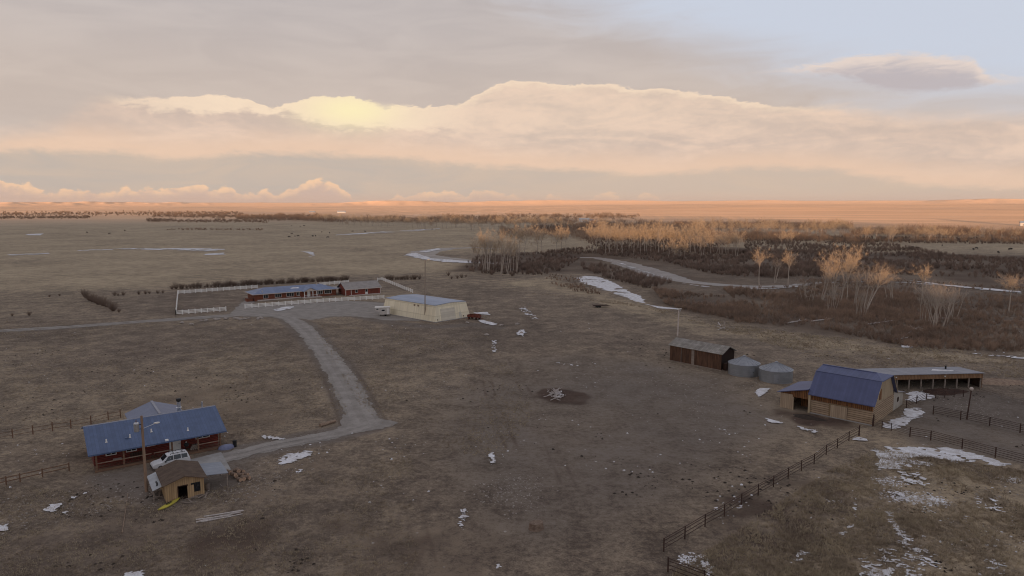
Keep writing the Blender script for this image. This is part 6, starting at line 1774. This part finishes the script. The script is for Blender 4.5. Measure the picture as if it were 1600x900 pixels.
# loose litter: pale crumbs and dark clods, dry tufts
def crumbs(name, count, smin, smax, mat, region, cluster, flat=.6):
    q = []
    lo, hi = np.array(region[:2]), np.array(region[2:])
    while sum(map(len, q)) < count:
        p = rng.uniform(lo, hi, (count * 2, 2)); xy = np.array([at(a, b_) for a, b_ in p]) if len(p) < 200000 else p
        d = fbm(xy[:, 0] / 16, xy[:, 1] / 16, cluster, 4) + .3 * fbm(xy[:, 0] / 3, xy[:, 1] / 3, cluster + 3, 2)
        q.append(xy[d > rng.uniform(0.12, .6, len(xy))])
    c = np.vstack(q)[:count]; n = len(c)
    s = smin + (smax - smin) * rng.random(n) ** 3
    base = np.array([(1, 0, 0), (0.2, .9, 0), (-.9, .3, 0), (-.3, -.9, 0), (.05, 0, flat)])
    a = rng.random(n) * 6.28; ca, sa = np.cos(a), np.sin(a)
    B = base[None] * s[:, None, None] * rng.uniform(.7, 1.3, (n, 5, 1))
    V = np.stack([c[:, 0:1] + B[..., 0] * ca[:, None] - B[..., 1] * sa[:, None], c[:, 1:2] + B[..., 0] * sa[:, None] + B[..., 1] * ca[:, None], B[..., 2] + .01], -1).reshape(-1, 3)
    f = np.array([(0, 1, 4), (1, 2, 4), (2, 3, 4), (3, 0, 4)]); F = (np.arange(n)[:, None, None] * 5 + f[None]).reshape(-1, 3)
    return tag(link(name, big_mesh(name, V, F, mat)), None, None, None, 'stuff')


crumbs('snow_crumbs', 800, .03, .24, M['snow'], (-40, 500, 1640, 910), 101)
crumbs('frost', 1500, .04, .22, M['snow'], (1060, 745, 1640, 910), 111, .25)
crumbs('pebbles', 5200, .03, .17, M['rock'], (-40, 500, 1640, 910), 131)
crumbs('dung', 1500, .06, .30, M['clod'], (-40, 520, 1640, 910), 151)


def tufts(count, polys, mat):
    Vs, Fs, o = [], [], 0
    for poly, cnt, (h0, h1), n, w in polys:
        pts = np.array(G(*poly)); lo, hi = pts.min(0), pts.max(0); c = np.zeros((0, 2))
        while len(c) < cnt:
            q = lo + (hi - lo) * rng.random((cnt * 2, 2)); d = fbm(q[:, 0] / 9, q[:, 1] / 9, 171, 4) + .4 * fbm(q[:, 0] / 2, q[:, 1] / 2, 172, 2)
            dist = np.hypot(q[:, 0], q[:, 1])
            c = np.vstack([c, q[inside(q[:, 0], q[:, 1], pts) & (d + .2 > rng.random(len(q)) * .55) & (rng.random(len(q)) < np.clip(90 / dist, 0, 1))]])
        c = c[:cnt]; i = np.repeat(np.arange(cnt), n); N_ = cnt * n
        h = h0 + (h1 - h0) * rng.random(cnt) ** 2; th = rng.random(N_) * 6.283; sp = rng.uniform(.1, .9, N_); hh = h[i] * rng.uniform(.6, 1, N_)
        P = np.stack([c[i, 0] + .08 * np.cos(th), c[i, 1] + .08 * np.sin(th), np.zeros(N_)], 1)
        Q = P + np.stack([np.cos(th) * sp * hh, np.sin(th) * sp * hh, hh * .85], 1)
        V, F = ribbons(P, Q, w, w * .3, rng); Vs.append(V); Fs.append(F + o); o += len(V)
    return tag(link('dry_grass', big_mesh('dry_grass', np.vstack(Vs), np.vstack(Fs), mat)), None, None, None, 'stuff')


M['dry_grass'] = pm('dry_grass', (0.44, 0.36, 0.25), (0.27, 0.21, 0.15), 0.25, 0.95, 0, 0.0, fine=2.0)
tufts(0, [([(1045, 900), (1180, 812), (1290, 738), (1370, 702), (1700, 750), (1700, 960), (1040, 960)], 15000, (.16, .62), 7, .045),
          ([(-60, 500), (420, 505), (520, 600), (550, 650), (330, 690), (120, 690), (-60, 700)], 7000, (.12, .4), 6, .05),
          ([(-60, 740), (230, 790), (440, 740), (640, 700), (660, 800), (640, 960), (-60, 960)], 9000, (.10, .36), 6, .035),
          ([(480, 505), (760, 520), (840, 640), (780, 720), (630, 690), (560, 630)], 5000, (.12, .4), 6, .05),
          ([(760, 450), (1000, 480), (1300, 565), (1700, 600), (1700, 570), (1200, 515), (960, 470)], 4000, (.2, .55), 6, .07)], M['dry_grass'])


# ------------------------------------------------------------------ the air: thin, warm, even haze
def haze():
    b = MB(); b.box(-31500, 31500, -31500, 31500, -2.0, 262)
    m = bpy.data.materials.new('haze'); m.use_nodes = True; nt = m.node_tree
    nt.nodes.remove(nt.nodes['Principled BSDF'])
    v = nt.nodes.new('ShaderNodeVolumePrincipled')
    v.inputs['Color'].default_value = (0.92, 0.86, 0.82, 1); v.inputs['Density'].default_value = HAZE
    nt.links.new(v.outputs[0], nt.nodes['Material Output'].inputs['Volume'])
    tag(b.build('haze', m), None, None, None, 'stuff')


HAZE = 1.7e-5
haze()
